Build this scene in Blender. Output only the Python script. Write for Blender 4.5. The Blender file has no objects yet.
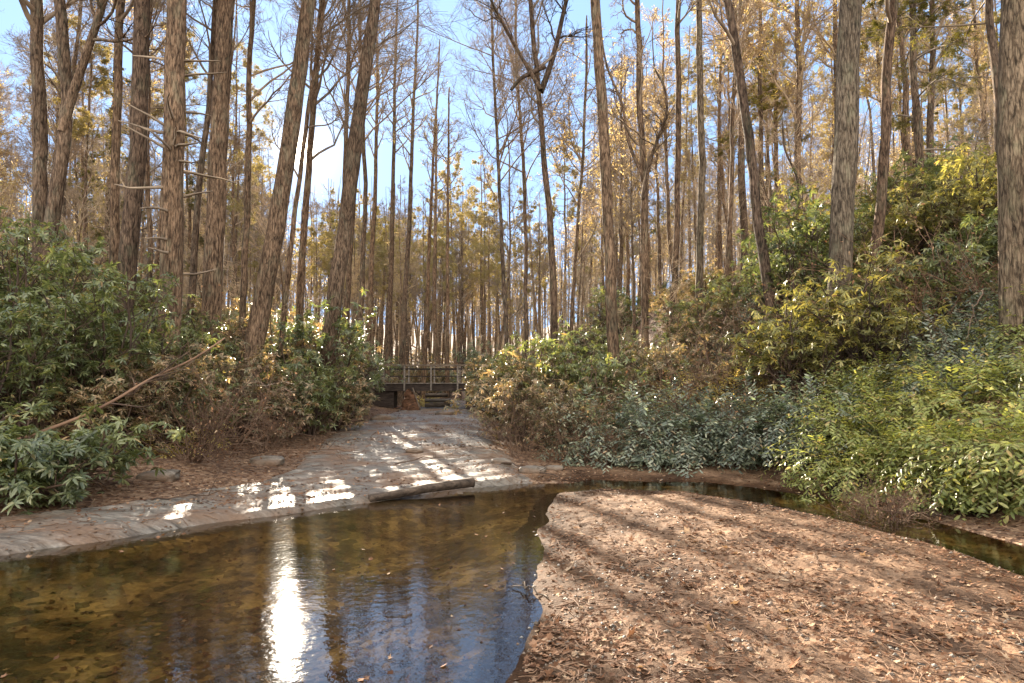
import bpy, math, random
import numpy as np
from mathutils import Vector

# ------------------------------------------------------------------ camera, sky, sun, exposure
SC = bpy.context.scene
COL = SC.collection
F = 682.67
PITCH = math.atan(43.5 / F)
CAMZ = 1.6
cam_d = bpy.data.cameras.new('camera')
cam_d.lens = 24.0; cam_d.sensor_width = 36.0; cam_d.clip_start = 0.05; cam_d.clip_end = 3000
cam = bpy.data.objects.new('camera', cam_d); COL.objects.link(cam)
cam.location = (0, 0, CAMZ); cam.rotation_euler = (math.pi / 2 + PITCH, 0, 0)
SC.camera = cam

def ray(px, py):
    cx = (px - 512) / F; cy = (341.5 - py) / F
    return np.array([cx, math.cos(PITCH) - math.sin(PITCH) * cy, math.sin(PITCH) + math.cos(PITCH) * cy])
def at(px, py, D):
    d = ray(px, py); return np.array([0, 0, CAMZ]) + d * (D / d[1])

SUND = ray(300, 150); SUND = SUND / np.linalg.norm(SUND)
SUN_EL = math.asin(SUND[2]); SUN_AZ = math.atan2(SUND[0], SUND[1])

world = bpy.data.worlds.new('World'); SC.world = world; world.use_nodes = True
wn = world.node_tree.nodes; wl = world.node_tree.links
for n in list(wn): wn.remove(n)
w_out = wn.new('ShaderNodeOutputWorld'); w_bg = wn.new('ShaderNodeBackground')
sky = wn.new('ShaderNodeTexSky'); sky.sky_type = 'NISHITA'; sky.sun_disc = False
sky.sun_elevation = SUN_EL; sky.sun_rotation = SUN_AZ
sky.air_density = 1.0; sky.dust_density = 0.3; sky.ozone_density = 1.6
w_bg.inputs['Strength'].default_value = 0.15
# bright aureole of the sun itself (the sky gives off this light)
tc = wn.new('ShaderNodeTexCoord'); vm = wn.new('ShaderNodeVectorMath'); vm.operation = 'DISTANCE'
nrm = wn.new('ShaderNodeVectorMath'); nrm.operation = 'NORMALIZE'
wl.new(tc.outputs['Generated'], nrm.inputs[0]); wl.new(nrm.outputs[0], vm.inputs[0]); vm.inputs[1].default_value = tuple(SUND)
def wmath(op, a, b=None):
    m = wn.new('ShaderNodeMath'); m.operation = op
    for i, v in enumerate((a, b)):
        if v is None: continue
        if isinstance(v, (int, float)): m.inputs[i].default_value = v
        else: wl.new(v, m.inputs[i])
    return m.outputs[0]
dist = vm.outputs['Value']
core = wmath('MULTIPLY', wmath('EXPONENT', wmath('MULTIPLY', wmath('POWER', wmath('DIVIDE', dist, 0.013), 2.0), -1.0)), 40.0)
halo = wmath('MULTIPLY', wmath('EXPONENT', wmath('DIVIDE', dist, -0.03)), 1.5)
glow = wmath('ADD', core, halo)
mul = wn.new('ShaderNodeMixRGB'); mul.blend_type = 'MULTIPLY'; mul.inputs['Fac'].default_value = 1
mul.inputs['Color1'].default_value = (1.0, 0.80, 0.52, 1)
comb = wn.new('ShaderNodeCombineXYZ')
for i in range(3): wl.new(glow, comb.inputs[i])
wl.new(comb.outputs[0], mul.inputs['Color2'])
addc = wn.new('ShaderNodeMixRGB'); addc.blend_type = 'ADD'; addc.inputs['Fac'].default_value = 1
def wvec(op, a, b):
    m = wn.new('ShaderNodeVectorMath'); m.operation = op
    for i, v in enumerate((a, b)):
        if isinstance(v, tuple): m.inputs[i].default_value = v
        else: wl.new(v, m.inputs[i])
    return m.outputs[0]
soft = wvec('DIVIDE', sky.outputs[0], wvec('ADD', (1, 1, 1), wvec('MULTIPLY', sky.outputs[0], (.92, .70, .49))))   # sky radiance compressed so it saturates near the sun
# unseen bright clouds added as shade fill, in the sky away from the sun
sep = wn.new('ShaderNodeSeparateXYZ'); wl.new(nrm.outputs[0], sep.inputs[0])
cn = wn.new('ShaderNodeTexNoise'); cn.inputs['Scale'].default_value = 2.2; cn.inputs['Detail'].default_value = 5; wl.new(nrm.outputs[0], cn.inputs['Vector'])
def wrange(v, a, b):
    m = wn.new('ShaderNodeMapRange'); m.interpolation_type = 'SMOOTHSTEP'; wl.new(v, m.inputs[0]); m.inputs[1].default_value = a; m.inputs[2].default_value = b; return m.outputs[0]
fill_mask = wmath('MULTIPLY', wmath('MULTIPLY', wrange(sep.outputs['Y'], .25, -.35), wrange(sep.outputs['Z'], -.02, .12)), wmath('ADD', wmath('MULTIPLY', wrange(cn.outputs['Fac'], .35, .6), .6), .4))
fill_cloud = wn.new('ShaderNodeMixRGB'); wl.new(fill_mask, fill_cloud.inputs[0]); wl.new(wvec('MULTIPLY', soft, (.80, .93, 1.07)), fill_cloud.inputs[1]); fill_cloud.inputs[2].default_value = (4.5, 4.25, 3.9, 1)
wl.new(fill_cloud.outputs[0], addc.inputs['Color1']); wl.new(mul.outputs[0], addc.inputs['Color2'])
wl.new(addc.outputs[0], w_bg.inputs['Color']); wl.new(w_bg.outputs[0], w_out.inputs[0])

sun_d = bpy.data.lights.new('sun', 'SUN'); sun_d.energy = 5.0; sun_d.angle = math.radians(0.5); sun_d.color = (1.0, 0.86, 0.68)
sun = bpy.data.objects.new('sun', sun_d); COL.objects.link(sun)
sun.rotation_euler = Vector(-SUND).to_track_quat('-Z', 'Y').to_euler()

SC.view_settings.view_transform = 'Standard'; SC.view_settings.look = 'None'
SC.view_settings.exposure = 2.65; SC.view_settings.gamma = 1.0; SC.view_settings.use_curve_mapping = False
SC.render.engine = 'CYCLES'
cy = SC.cycles
cy.max_bounces = 6; cy.diffuse_bounces = 3; cy.glossy_bounces = 3; cy.transmission_bounces = 4; cy.transparent_max_bounces = 8
cy.volume_bounces = 0; cy.caustics_reflective = False; cy.caustics_refractive = False
cy.sample_clamp_indirect = 6.0; cy.use_denoising = True

# ------------------------------------------------------------------ helpers
def tag(o, label=None, cat=None, group=None, kind=None):
    if label: o['label'] = label
    if cat: o['category'] = cat
    if group: o['group'] = group
    if kind: o['kind'] = kind
    return o
def mesh_np(name, V, Q=None, T=None, mat=None, smooth=True, attr=None):
    V = np.asarray(V, np.float32).reshape(-1, 3)
    Q = np.zeros((0, 4), int) if Q is None else np.asarray(Q).reshape(-1, 4)
    T = np.zeros((0, 3), int) if T is None else np.asarray(T).reshape(-1, 3)
    me = bpy.data.meshes.new(name)
    me.vertices.add(len(V)); me.vertices.foreach_set('co', V.ravel())
    nl = Q.size + T.size
    me.loops.add(nl); me.loops.foreach_set('vertex_index', np.concatenate([Q.ravel(), T.ravel()]).astype(np.int32))
    nf = len(Q) + len(T); me.polygons.add(nf)
    st = np.concatenate([np.arange(len(Q)) * 4, Q.size + np.arange(len(T)) * 3]).astype(np.int32)
    me.polygons.foreach_set('loop_start', st)
    me.polygons.foreach_set('use_smooth', np.full(nf, smooth, bool))
    if attr is not None:
        a = me.attributes.new('rnd', 'FLOAT', 'POINT'); a.data.foreach_set('value', np.asarray(attr, np.float32).ravel())
    me.update(calc_edges=True); me.validate()
    if mat: me.materials.append(mat)
    return me
def link(name, me, parent=None, loc=None):
    o = bpy.data.objects.new(name, me); COL.objects.link(o)
    if parent: o.parent = parent
    if loc is not None: o.location = loc
    return o
def empty(name, loc, rz=0, s=1.0):
    o = bpy.data.objects.new(name, None); COL.objects.link(o)
    o.location = tuple(loc); o.rotation_euler = (0, 0, rz); o.scale = (s, s, s); o.empty_display_size = 0.2
    return o
def join(parts):
    """parts: list of (V, Q, T, attr) -> one"""
    Vs, Qs, Ts, As = [], [], [], []; n = 0
    for p in parts:
        V, Q, T = p[0].reshape(-1, 3), p[1], p[2]
        Vs.append(V)
        if Q is not None and len(Q): Qs.append(np.asarray(Q) + n)
        if T is not None and len(T): Ts.append(np.asarray(T) + n)
        As.append(p[3] if len(p) > 3 and p[3] is not None else np.zeros(len(V)))
        n += len(V)
    return (np.concatenate(Vs), np.concatenate(Qs) if Qs else None, np.concatenate(Ts) if Ts else None, np.concatenate(As))
def unit(v): return v / np.maximum(np.linalg.norm(v, axis=-1, keepdims=True), 1e-9)

def vhash(ix, iy, iz, seed):
    h = (ix * 374761393 + iy * 668265263 + iz * 2147483647 + seed * 1274126177) & 0xffffffff
    h = ((h ^ (h >> 13)) * 1274126177) & 0xffffffff
    h = h ^ (h >> 16)
    return (h & 0xffff) / 65535.0
def noise(x, y, z=0.0, seed=0):
    x = np.asarray(x, float); y = np.asarray(y, float); z = np.zeros_like(x) + z
    xi = np.floor(x).astype(np.int64); yi = np.floor(y).astype(np.int64); zi = np.floor(z).astype(np.int64)
    xf = x - xi; yf = y - yi; zf = z - zi
    u = xf * xf * (3 - 2 * xf); v = yf * yf * (3 - 2 * yf); w = zf * zf * (3 - 2 * zf)
    r = 0
    for a in (0, 1):
        for b in (0, 1):
            for c in (0, 1):
                r = r + vhash(xi + a, yi + b, zi + c, seed) * (u if a else 1 - u) * (v if b else 1 - v) * (w if c else 1 - w)
    return r * 2 - 1
def fbm(x, y, z=0.0, oct=4, seed=0):
    r = 0; a = 0.5; f = 1.0
    for i in range(oct):
        r = r + a * noise(np.asarray(x) * f + 17.3 * i, np.asarray(y) * f + 5.1 * i, np.asarray(z) * f, seed + i); a *= 0.5; f *= 2.03
    return r
def sstep(a, b, x):
    t = np.clip((x - a) / (b - a), 0, 1); return t * t * (3 - 2 * t)

def sdf_poly(x, y, poly):
    P = np.array(poly, float); n = len(P)
    d = np.full(x.shape, 1e9); inside = np.zeros(x.shape, bool)
    for i in range(n):
        a = P[i]; b = P[(i + 1) % n]; e = b - a
        wx = x - a[0]; wy = y - a[1]
        t = np.clip((wx * e[0] + wy * e[1]) / (e @ e), 0, 1)
        d = np.minimum(d, (wx - e[0] * t) ** 2 + (wy - e[1] * t) ** 2)
        c = ((a[1] <= y) & (b[1] > y)) | ((b[1] <= y) & (a[1] > y))
        with np.errstate(divide='ignore', invalid='ignore'):
            xi = a[0] + (y - a[1]) / (b[1] - a[1] if b[1] != a[1] else 1e-9) * e[0]
        inside ^= c & (x < xi)
    d = np.sqrt(d)
    return np.where(inside, -d, d)

# ------------------------------------------------------------------ terrain
WATER = [(-16, 2.4), (-9.0, 4.6), (-4.8, 6.4), (-3.56, 7.8), (-1.87, 9.55), (-.59, 10.7), (0.0, 11.2), (.9, 11.2), (1.34, 11.7), (3.2, 11.4),
         (4.3, 10.0), (5.0, 8.3), (5.1, 6.6), (5.2, 4), (5.4, -4), (4.4, -4), (4.35, 4), (4.3, 5.75), (4.15, 7.3), (3.85, 8.5),
         (3.4, 9.5), (2.6, 10.35), (1.5, 10.7), (.73, 10.3), (.44, 9.1), (.3, 7.6), (.25, 6.07), (.25, 5.08), (.11, 4.3), (-.06, 3.67), (-.3, 2), (-.5, -8), (-16, -8)]
SAND = [(4.7, -4), (4.7, 5.75), (4.5, 7.3), (4.1, 8.6), (3.6, 9.7), (2.6, 10.7), (.6, 10.8), (.0, 9.1), (-.1, 6), (-.8, 3), (-1, -6), (4.7, -6)]
WASH = [(0.2, 11.3), (1.3, 11.3), (3.2, 11.0), (4.2, 9.8), (5.3, 8.6), (5.6, 9.4), (4.9, 10.9), (4.0, 12.5), (2.4, 13.3), (1.0, 13.1), (.1, 12.4)]
SLAB = [(-16, 2.0), (-9.0, 4.2), (-4.6, 6.2), (-3.4, 7.5), (-1.7, 9.3), (-.4, 10.5), (.3, 11.2), (.1, 12.6), (-.35, 15), (-.7, 19), (-1.5, 26), (-2.0, 31), (-2.2, 40),
        (-5.2, 40), (-5.0, 31), (-5.0, 26), (-5.0, 20), (-4.6, 17), (-4.2, 14), (-3.8, 12.0), (-3.9, 10.6), (-4.5, 9.4), (-5.3, 8.4), (-6.5, 7.2), (-9.2, 5.5), (-16, 3.6)]
RIGHT = [(6.0, -60), (5.9, 0), (5.5, 6), (5.6, 8.6), (5.0, 10.5), (3.9, 12.6), (2.2, 13.6), (.6, 13.2), (.0, 15), (-.4, 19), (-1.0, 25), (-1.5, 31), (-1.5, 60), (2, 110), (10, 400), (400, 400), (400, -60)]
LEFT = [(-16, -60), (-15, 0), (-11.5, 5.4), (-8.8, 7.4), (-7.2, 9.3), (-6.4, 10.6), (-6.3, 14), (-5.9, 17), (-5.4, 20), (-5.6, 26), (-5.6, 31), (-6.5, 60), (-10, 110), (-20, 400), (-400, 400), (-400, -60)]

def height(x, y):
    x = np.asarray(x, float); y = np.asarray(y, float)
    r = np.hypot(x, y)
    near = np.clip(1 - r / 60, 0, 1)
    wx = x + 0.20 * fbm(x * .9, y * .9, 0, 2, 3) + .03 * fbm(x * 5, y * 5, 0, 3, 6); wy = y + 0.20 * fbm(x * .9, y * .9, 3.3, 2, 8) + .03 * fbm(x * 5, y * 5, 3, 3, 7)
    dw = sdf_poly(wx, wy, WATER); dr = -sdf_poly(wx, wy, RIGHT); dl = -sdf_poly(wx, wy, LEFT)
    dsl = sdf_poly(wx, wy, SLAB); dsa = np.minimum(sdf_poly(wx, wy, SAND), sdf_poly(wx, wy, WASH) - .3)
    # valley floor
    flow = 0.36 * np.clip((y - 11) / 20, 0, 1.6)
    out = np.clip(dw, 0, None)
    z = -0.004 + flow + 0.05 * (1 - np.exp(-out / .12)) * (1 - sstep(.1, -.3, dsa)) + 0.06 * (1 - np.exp(-out / .7)) * sstep(.1, -.3, dsa) + 0.022 * np.clip(out, 0, 3)
    # leaf litter bank on the left, above the slab
    bankl = np.clip(dsl, 0, None) * sstep(-1.2, -3.0, x)
    z = z + 0.13 * np.clip(bankl, 0, 3)
    # hills
    kr = 0.10 + 0.45 * sstep(2.6, 7.0, x)
    s = np.clip(dr, 0, None)
    z = z + kr * np.minimum(s, 9) + 0.20 * np.clip(s - 9, 0, 60) * (0.4 + .6 * sstep(0, 30, x - .1 * y))
    s = np.clip(dl, 0, None)
    z = z + (0.10 + .30 * sstep(30, 14, y)) * np.minimum(s, 8) + 0.14 * np.clip(s - 8, 0, 80)
    z = z + 0.10 * np.clip(y - 70, 0, 200) + 0.0
    # unevenness
    rough = sstep(0, .5, np.maximum(dr, dl))
    z = z + rough * (0.16 * fbm(x * .9, y * .9, 1, 4, 21))
    # rock slab: low ledges that run along the bank
    u = (x * 0.73 - y * 0.68); v = (x * .68 + y * .73)
    q = u * 2.1 + 0.8 * fbm(v * .35, u * .5, 0, 3, 5) + y * .15
    st = (np.floor(q) + sstep(.72, 1.0, q - np.floor(q)) - q)
    slabm = sstep(.1, -.25, dsl) * sstep(.0, .10, dw)
    z = z + slabm * (0.045 * st * -1 + .02 * fbm(x * 3, y * 3, 2, 4, 31) + .012 * fbm(v * 3, u * 14, 0, 3, 33) + .03)
    # sand: churned surface
    sm = sstep(.05, -.25, dsa) * sstep(0, .4, dw)
    lump = fbm(x * 2.6, y * 2.6, 4, 5, 41)
    z = z + sm * sstep(.0, .5, dw) * (0.036 * fbm(x * 1.7, y * 1.7, 4, 3, 41) + 0.022 * fbm(x * 9, y * 9, 4, 3, 44) + .012 * fbm(x * 31, y * 31, 4, 2, 46) * near + .0)
    # beds
    ins = np.clip(-dw, 0, None)
    bed = -0.006 - (0.40 - .16 * sstep(1.2, 0, dsa)) * (1 - np.exp(-ins / 1.3)) + 0.05 * fbm(x * 2.2, y * 2.2, 7, 4, 51) * np.clip(ins * 3, 0, 1)
    z = np.where(dw < 0, np.minimum(bed, -.004), z)
    # steep rocky lip of the slab at the pool
    return z
def zones(x, y):
    wx = x + 0.20 * fbm(x * .9, y * .9, 0, 2, 3) + .03 * fbm(x * 5, y * 5, 0, 3, 6); wy = y + 0.20 * fbm(x * .9, y * .9, 3.3, 2, 8) + .03 * fbm(x * 5, y * 5, 3, 3, 7)
    j = 0.18 * fbm(x * 3.1, y * 3.1, 9, 3, 77)
    dw = sdf_poly(wx, wy, WATER)
    zn = np.zeros(x.shape, int)
    zn[sdf_poly(wx, wy, SLAB) + j < 0] = 1
    zn[(sdf_poly(wx, wy, WASH) + j < 0) & (dw > -.3)] = 2
    zn[(sdf_poly(wx, wy, SAND) + j < 0)] = 2
    zn[dw < -0.22] = 3
    return zn
def hz(x, y): return float(height(np.array([x]), np.array([y]))[0])

# ------------------------------------------------------------------ materials
class NT:
    def __init__(s, name):
        s.m = bpy.data.materials.new(name); s.m.use_nodes = True; s.t = s.m.node_tree; s.n = s.t.nodes; s.l = s.t.links
        for n in list(s.n): s.n.remove(n)
        s.out = s.n.new('ShaderNodeOutputMaterial'); s.tc = s.n.new('ShaderNodeTexCoord')
    def set(s, inp, v):
        if v is None: return
        if isinstance(v, bpy.types.NodeSocket): s.l.new(v, inp)
        elif isinstance(v, (tuple, list)) and len(v) == 3 and inp.type == 'RGBA': inp.default_value = (*v, 1)
        else: inp.default_value = v
    def map(s, scale=(1, 1, 1), coord='Object', rot=(0, 0, 0)):
        m = s.n.new('ShaderNodeMapping'); s.l.new(s.tc.outputs[coord], m.inputs[0]); m.inputs['Scale'].default_value = scale; m.inputs['Rotation'].default_value = rot
        return m.outputs[0]
    def noise(s, vec, scale, detail=5, rough=.6, dist=0):
        n = s.n.new('ShaderNodeTexNoise'); s.set(n.inputs['Vector'], vec); n.inputs['Scale'].default_value = scale
        n.inputs['Detail'].default_value = detail; n.inputs['Roughness'].default_value = rough; n.inputs['Distortion'].default_value = dist
        return n.outputs['Fac']
    def voro(s, vec, scale, feat='F1', out='Distance'):
        n = s.n.new('ShaderNodeTexVoronoi'); n.feature = feat; s.set(n.inputs['Vector'], vec); n.inputs['Scale'].default_value = scale
        return n.outputs[out]
    def ramp(s, fac, stops, interp='LINEAR'):
        r = s.n.new('ShaderNodeValToRGB'); s.set(r.inputs[0], fac); r.color_ramp.interpolation = interp; e = r.color_ramp.elements
        while len(e) < len(stops): e.new(.5)
        for i, (p, c) in enumerate(stops):
            e[i].position = p; e[i].color = (*c, 1) if isinstance(c, (tuple, list)) else (c, c, c, 1)
        return r.outputs[0]
    def mix(s, a, b, fac, mode='MIX'):
        m = s.n.new('ShaderNodeMixRGB'); m.blend_type = mode; s.set(m.inputs[0], fac); s.set(m.inputs[1], a); s.set(m.inputs[2], b); return m.outputs[0]
    def math(s, op, a, b=None):
        m = s.n.new('ShaderNodeMath'); m.operation = op; s.set(m.inputs[0], a); s.set(m.inputs[1], b); return m.outputs[0]
    def attr(s, name='rnd'):
        a = s.n.new('ShaderNodeAttribute'); a.attribute_name = name; return a.outputs['Fac']
    def objrnd(s): return s.n.new('ShaderNodeObjectInfo').outputs['Random']
    def bump(s, h, st=.5, dist=.02, nrm=None):
        b = s.n.new('ShaderNodeBump'); b.inputs['Strength'].default_value = st; b.inputs['Distance'].default_value = dist; s.set(b.inputs['Height'], h)
        if nrm: s.l.new(nrm, b.inputs['Normal'])
        return b.outputs[0]
    def bsdf(s, col, rough=.8, nrm=None, spec=.3):
        b = s.n.new('ShaderNodeBsdfPrincipled'); s.set(b.inputs['Base Color'], col); s.set(b.inputs['Roughness'], rough)
        b.inputs['Specular IOR Level'].default_value = spec
        if nrm: s.l.new(nrm, b.inputs['Normal'])
        return b.outputs[0]
    def end(s, sh): s.l.new(sh, s.out.inputs['Surface']); return s.m

def m_bark(name, dark, light, lichen=(.20, .21, .15), lam=.35, sc=1.0):
    t = NT(name); v = t.map((11 * sc, 11 * sc, 2.2 * sc)); v2 = t.map((1, 1, .5))
    a = t.noise(v, 2.2, 6, .7, .4); b = t.noise(v2, 3.5, 4, .6); rd = t.objrnd()
    c = t.ramp(a, [(.38, dark), (.5, tuple((d + l) / 2 for d, l in zip(dark, light))), (.62, light)])
    c = t.mix(c, lichen, t.math('MULTIPLY', t.ramp(b, [(.52, 0), (.66, 1)]), lam))
    lg = t.noise(t.map((1, 1, .35)), 1.4, 3); c = t.mix(c, t.ramp(lg, [(.35, .6), (.65, 1.35)]), .8, 'MULTIPLY')
    cr = t.voro(t.mix(t.map((18 * sc, 18 * sc, 2.6 * sc)), t.noise(t.map(), 3.0, 4), .5, 'ADD'), 1.0, 'DISTANCE_TO_EDGE'); c = t.mix(t.mix(c, (.55, .52, .5), 1.0, 'MULTIPLY'), c, t.ramp(cr, [(.02, 0), (.14, 1)]))
    c = t.mix(c, t.mix((.75, .75, .78), (1.25, 1.12, 1.0), rd), .8, 'MULTIPLY')
    return t.end(t.bsdf(c, .9, t.bump(a, .9, .03), .15))
M = {}
M['bark'] = m_bark('bark_grey_brown', (.038, .027, .019), (.26, .185, .125))
M['bark_pale'] = m_bark('bark_pale', (.045, .036, .026), (.27, .215, .15), (.28, .28, .18))
M['bark_dark'] = m_bark('bark_dark', (.028, .02, .015), (.19, .135, .095), (.12, .14, .09), .3)
def m_twig(name, c0, c1):
    t = NT(name); n = t.noise(t.map(), 2.0, 3); c = t.ramp(n, [(.3, c0), (.7, c1)])
    c = t.mix(c, t.mix((.7, .7, .72), (1.25, 1.15, 1.05), t.objrnd()), .8, 'MULTIPLY')
    return t.end(t.bsdf(c, .85, None, .2))
M['twig'] = m_twig('twig', (.13, .10, .075), (.36, .29, .21))
M['twig_warm'] = m_twig('twig_warm', (.24, .18, .12), (.50, .40, .27))
M['stem'] = m_twig('stem', (.04, .028, .022), (.13, .09, .065))
M['brush'] = m_twig('brush_stem', (.09, .055, .038), (.24, .155, .10))
def m_leaf(name, cols, rough, trans, tcol, spec=.5):
    t = NT(name); r = t.attr(); c = t.ramp(r, cols)
    c = t.mix(c, t.mix((.8, .82, .8), (1.2, 1.15, 1.0), t.objrnd()), .8, 'MULTIPLY')
    n = t.noise(t.map(), 30, 2); c = t.mix(c, t.ramp(n, [(.3, .75), (.7, 1.15)]), .6, 'MULTIPLY')
    p = t.bsdf(c, rough, None, spec)
    tr = t.n.new('ShaderNodeBsdfTranslucent'); t.set(tr.inputs[0], t.mix(c, tcol, 1.0, 'MULTIPLY'))
    mx = t.n.new('ShaderNodeMixShader'); mx.inputs[0].default_value = trans; t.l.new(p, mx.inputs[1]); t.l.new(tr.outputs[0], mx.inputs[2])
    return t.end(mx.outputs[0])
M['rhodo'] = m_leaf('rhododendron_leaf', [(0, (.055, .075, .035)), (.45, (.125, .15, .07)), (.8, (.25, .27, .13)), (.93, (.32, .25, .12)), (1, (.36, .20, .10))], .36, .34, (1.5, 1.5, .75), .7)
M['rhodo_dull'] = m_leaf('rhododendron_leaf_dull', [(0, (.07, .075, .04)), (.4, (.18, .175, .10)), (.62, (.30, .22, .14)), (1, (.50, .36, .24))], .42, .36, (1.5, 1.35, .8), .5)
M['rhodo_sun'] = m_leaf('rhododendron_leaf_sunlit', [(0, (.09, .10, .035)), (.45, (.20, .20, .075)), (.8, (.36, .33, .13)), (1, (.45, .30, .13))], .38, .40, (1.5, 1.35, .7), .6)  # sunlit twin of the rhododendron leaf; the sun's warmth is in the colour
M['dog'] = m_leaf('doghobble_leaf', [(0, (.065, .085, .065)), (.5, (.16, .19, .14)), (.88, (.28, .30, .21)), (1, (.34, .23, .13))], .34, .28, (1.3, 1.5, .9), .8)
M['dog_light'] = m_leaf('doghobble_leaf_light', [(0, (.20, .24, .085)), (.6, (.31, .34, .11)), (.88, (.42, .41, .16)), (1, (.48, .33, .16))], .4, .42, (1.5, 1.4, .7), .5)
M['tan'] = m_leaf('dry_leaf', [(0, (.40, .30, .16)), (.5, (.55, .44, .25)), (1, (.66, .56, .34))], .7, .55, (1.4, 1.25, .9), .2)
M['gold'] = m_leaf('gold_leaf', [(0, (.44, .36, .13)), (.5, (.58, .50, .19)), (1, (.66, .60, .28))], .7, .55, (1.4, 1.2, .7), .2)
M['needle'] = m_leaf('needles', [(0, (.09, .10, .035)), (.5, (.15, .15, .05)), (1, (.26, .21, .08))], .55, .35, (1.5, 1.4, .7), .3)
M['needle_tan'] = m_leaf('needles_tan', [(0, (.17, .16, .06)), (.5, (.29, .25, .11)), (1, (.42, .34, .17))], .6, .40, (1.4, 1.25, .8), .3)
M['litter'] = m_leaf('fallen_leaf', [(0, (.07, .035, .022)), (.35, (.16, .08, .045)), (.7, (.26, .145, .09)), (.92, (.36, .24, .16)), (1, (.46, .34, .23))], .85, .12, (1.3, 1.1, .8), .08)

def m_sand():
    t = NT('sand'); v = t.map()
    a = t.noise(v, 1.3, 6, .65); b = t.noise(v, 14, 5, .7); c = t.noise(v, 90, 3, .6); d = t.voro(v, 60)
    col = t.ramp(a, [(.34, (.065, .040, .027)), (.46, (.13, .080, .050)), (.56, (.21, .130, .080)), (.68, (.33, .22, .14))])
    col = t.mix(col, t.ramp(b, [(.34, .5), (.5, .95), (.66, 1.2)]), .9, 'MULTIPLY'); col = t.mix(col, t.ramp(c, [(.3, .55), (.7, 1.35)]), .6, 'MULTIPLY')
    col = t.mix(col, (.08, .06, .045), t.ramp(d, [(.06, .7), (.14, 0)]))
    gp = t.n.new('ShaderNodeNewGeometry'); sp = t.n.new('ShaderNodeSeparateXYZ'); t.l.new(gp.outputs['Position'], sp.inputs[0])
    damp = t.ramp(t.math('MULTIPLY', t.math('ADD', sp.outputs['Z'], t.math('MULTIPLY', b, .03)), 10.0), [(.30, 1), (.85, 0)])
    col = t.mix(col, t.mix(col, (.40, .35, .30), 1.0, 'MULTIPLY'), damp)
    wet = t.ramp(t.math('ADD', a, t.math('MULTIPLY', b, .25)), [(.5, .95), (.62, .8)])
    n = t.bump(b, .7, .03); n = t.bump(c, .6, .01, n)
    return t.end(t.bsdf(col, wet, n, .06))
def m_floor():
    t = NT('forest_floor'); v = t.map()
    a = t.noise(v, .8, 5); b = t.voro(v, 16, 'F1', 'Color'); bd = t.voro(v, 16); c = t.noise(v, 40, 4)
    bw = t.n.new('ShaderNodeRGBToBW'); t.l.new(b, bw.inputs[0])
    col = t.ramp(bw.outputs[0], [(.1, (.07, .04, .026)), (.4, (.15, .085, .05)), (.7, (.24, .15, .09)), (.95, (.34, .24, .16))])
    col = t.mix(col, t.ramp(a, [(.3, .6), (.7, 1.2)]), .8, 'MULTIPLY'); col = t.mix(col, t.ramp(c, [(.3, .6), (.7, 1.2)]), .7, 'MULTIPLY')
    n = t.bump(bd, .8, .03); n = t.bump(c, .5, .01, n)
    return t.end(t.bsdf(col, .85, n, .2))
def m_rock():
    t = NT('rock'); v = t.map(); vs = t.map((1.0, 7.0, 3.0), rot=(0, 0, math.radians(-47)))
    a = t.noise(v, .9, 6, .6, .3); b = t.noise(vs, 1.3, 8, .72, .8); c = t.noise(v, 30, 4, .65)
    col = t.ramp(b, [(.30, (.04, .034, .026)), (.42, (.115, .098, .076)), (.56, (.21, .185, .150)), (.72, (.36, .325, .275))])
    col = t.mix(col, (.17, .105, .065), t.ramp(a, [(.44, 0), (.60, .85)]))
    col = t.mix(col, t.ramp(c, [(.3, .7), (.7, 1.2)]), .7, 'MULTIPLY')
    wet = t.ramp(a, [(.38, .42), (.5, .55), (.62, .8)])
    cr = t.voro(t.map((.5, 4.0, 2.0), rot=(0, 0, math.radians(-47))), 1.1, 'DISTANCE_TO_EDGE'); crk = t.ramp(t.math('ADD', cr, t.math('MULTIPLY', c, .05)), [(.028, 0), (.06, 1)])
    col = t.mix(t.mix(col, (.62, .60, .58), 1.0, 'MULTIPLY'), col, t.math('MAXIMUM', crk, t.ramp(a, [(.42, 0), (.55, 1)])))
    n = t.bump(b, .9, .04); n = t.bump(crk, .25, .01, n); n = t.bump(c, .5, .01, n)
    return t.end(t.bsdf(col, wet, n, .3))
def m_bed():
    t = NT('pool_bed'); v = t.map()
    a = t.noise(v, 1.1, 5); b = t.voro(v, 9, 'F1', 'Color'); c = t.noise(v, 24, 4)
    bw = t.n.new('ShaderNodeRGBToBW'); t.l.new(b, bw.inputs[0])
    col = t.ramp(a, [(.38, (.09, .06, .032)), (.5, (.27, .18, .08)), (.62, (.55, .40, .19))])
    col = t.mix(col, t.ramp(bw.outputs[0], [(.2, .35), (.8, 1.4)]), .9, 'MULTIPLY'); col = t.mix(col, t.ramp(c, [(.3, .6), (.7, 1.2)]), .8, 'MULTIPLY')
    return t.end(t.bsdf(col, .8, t.bump(c, .6, .02), .2))
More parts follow.
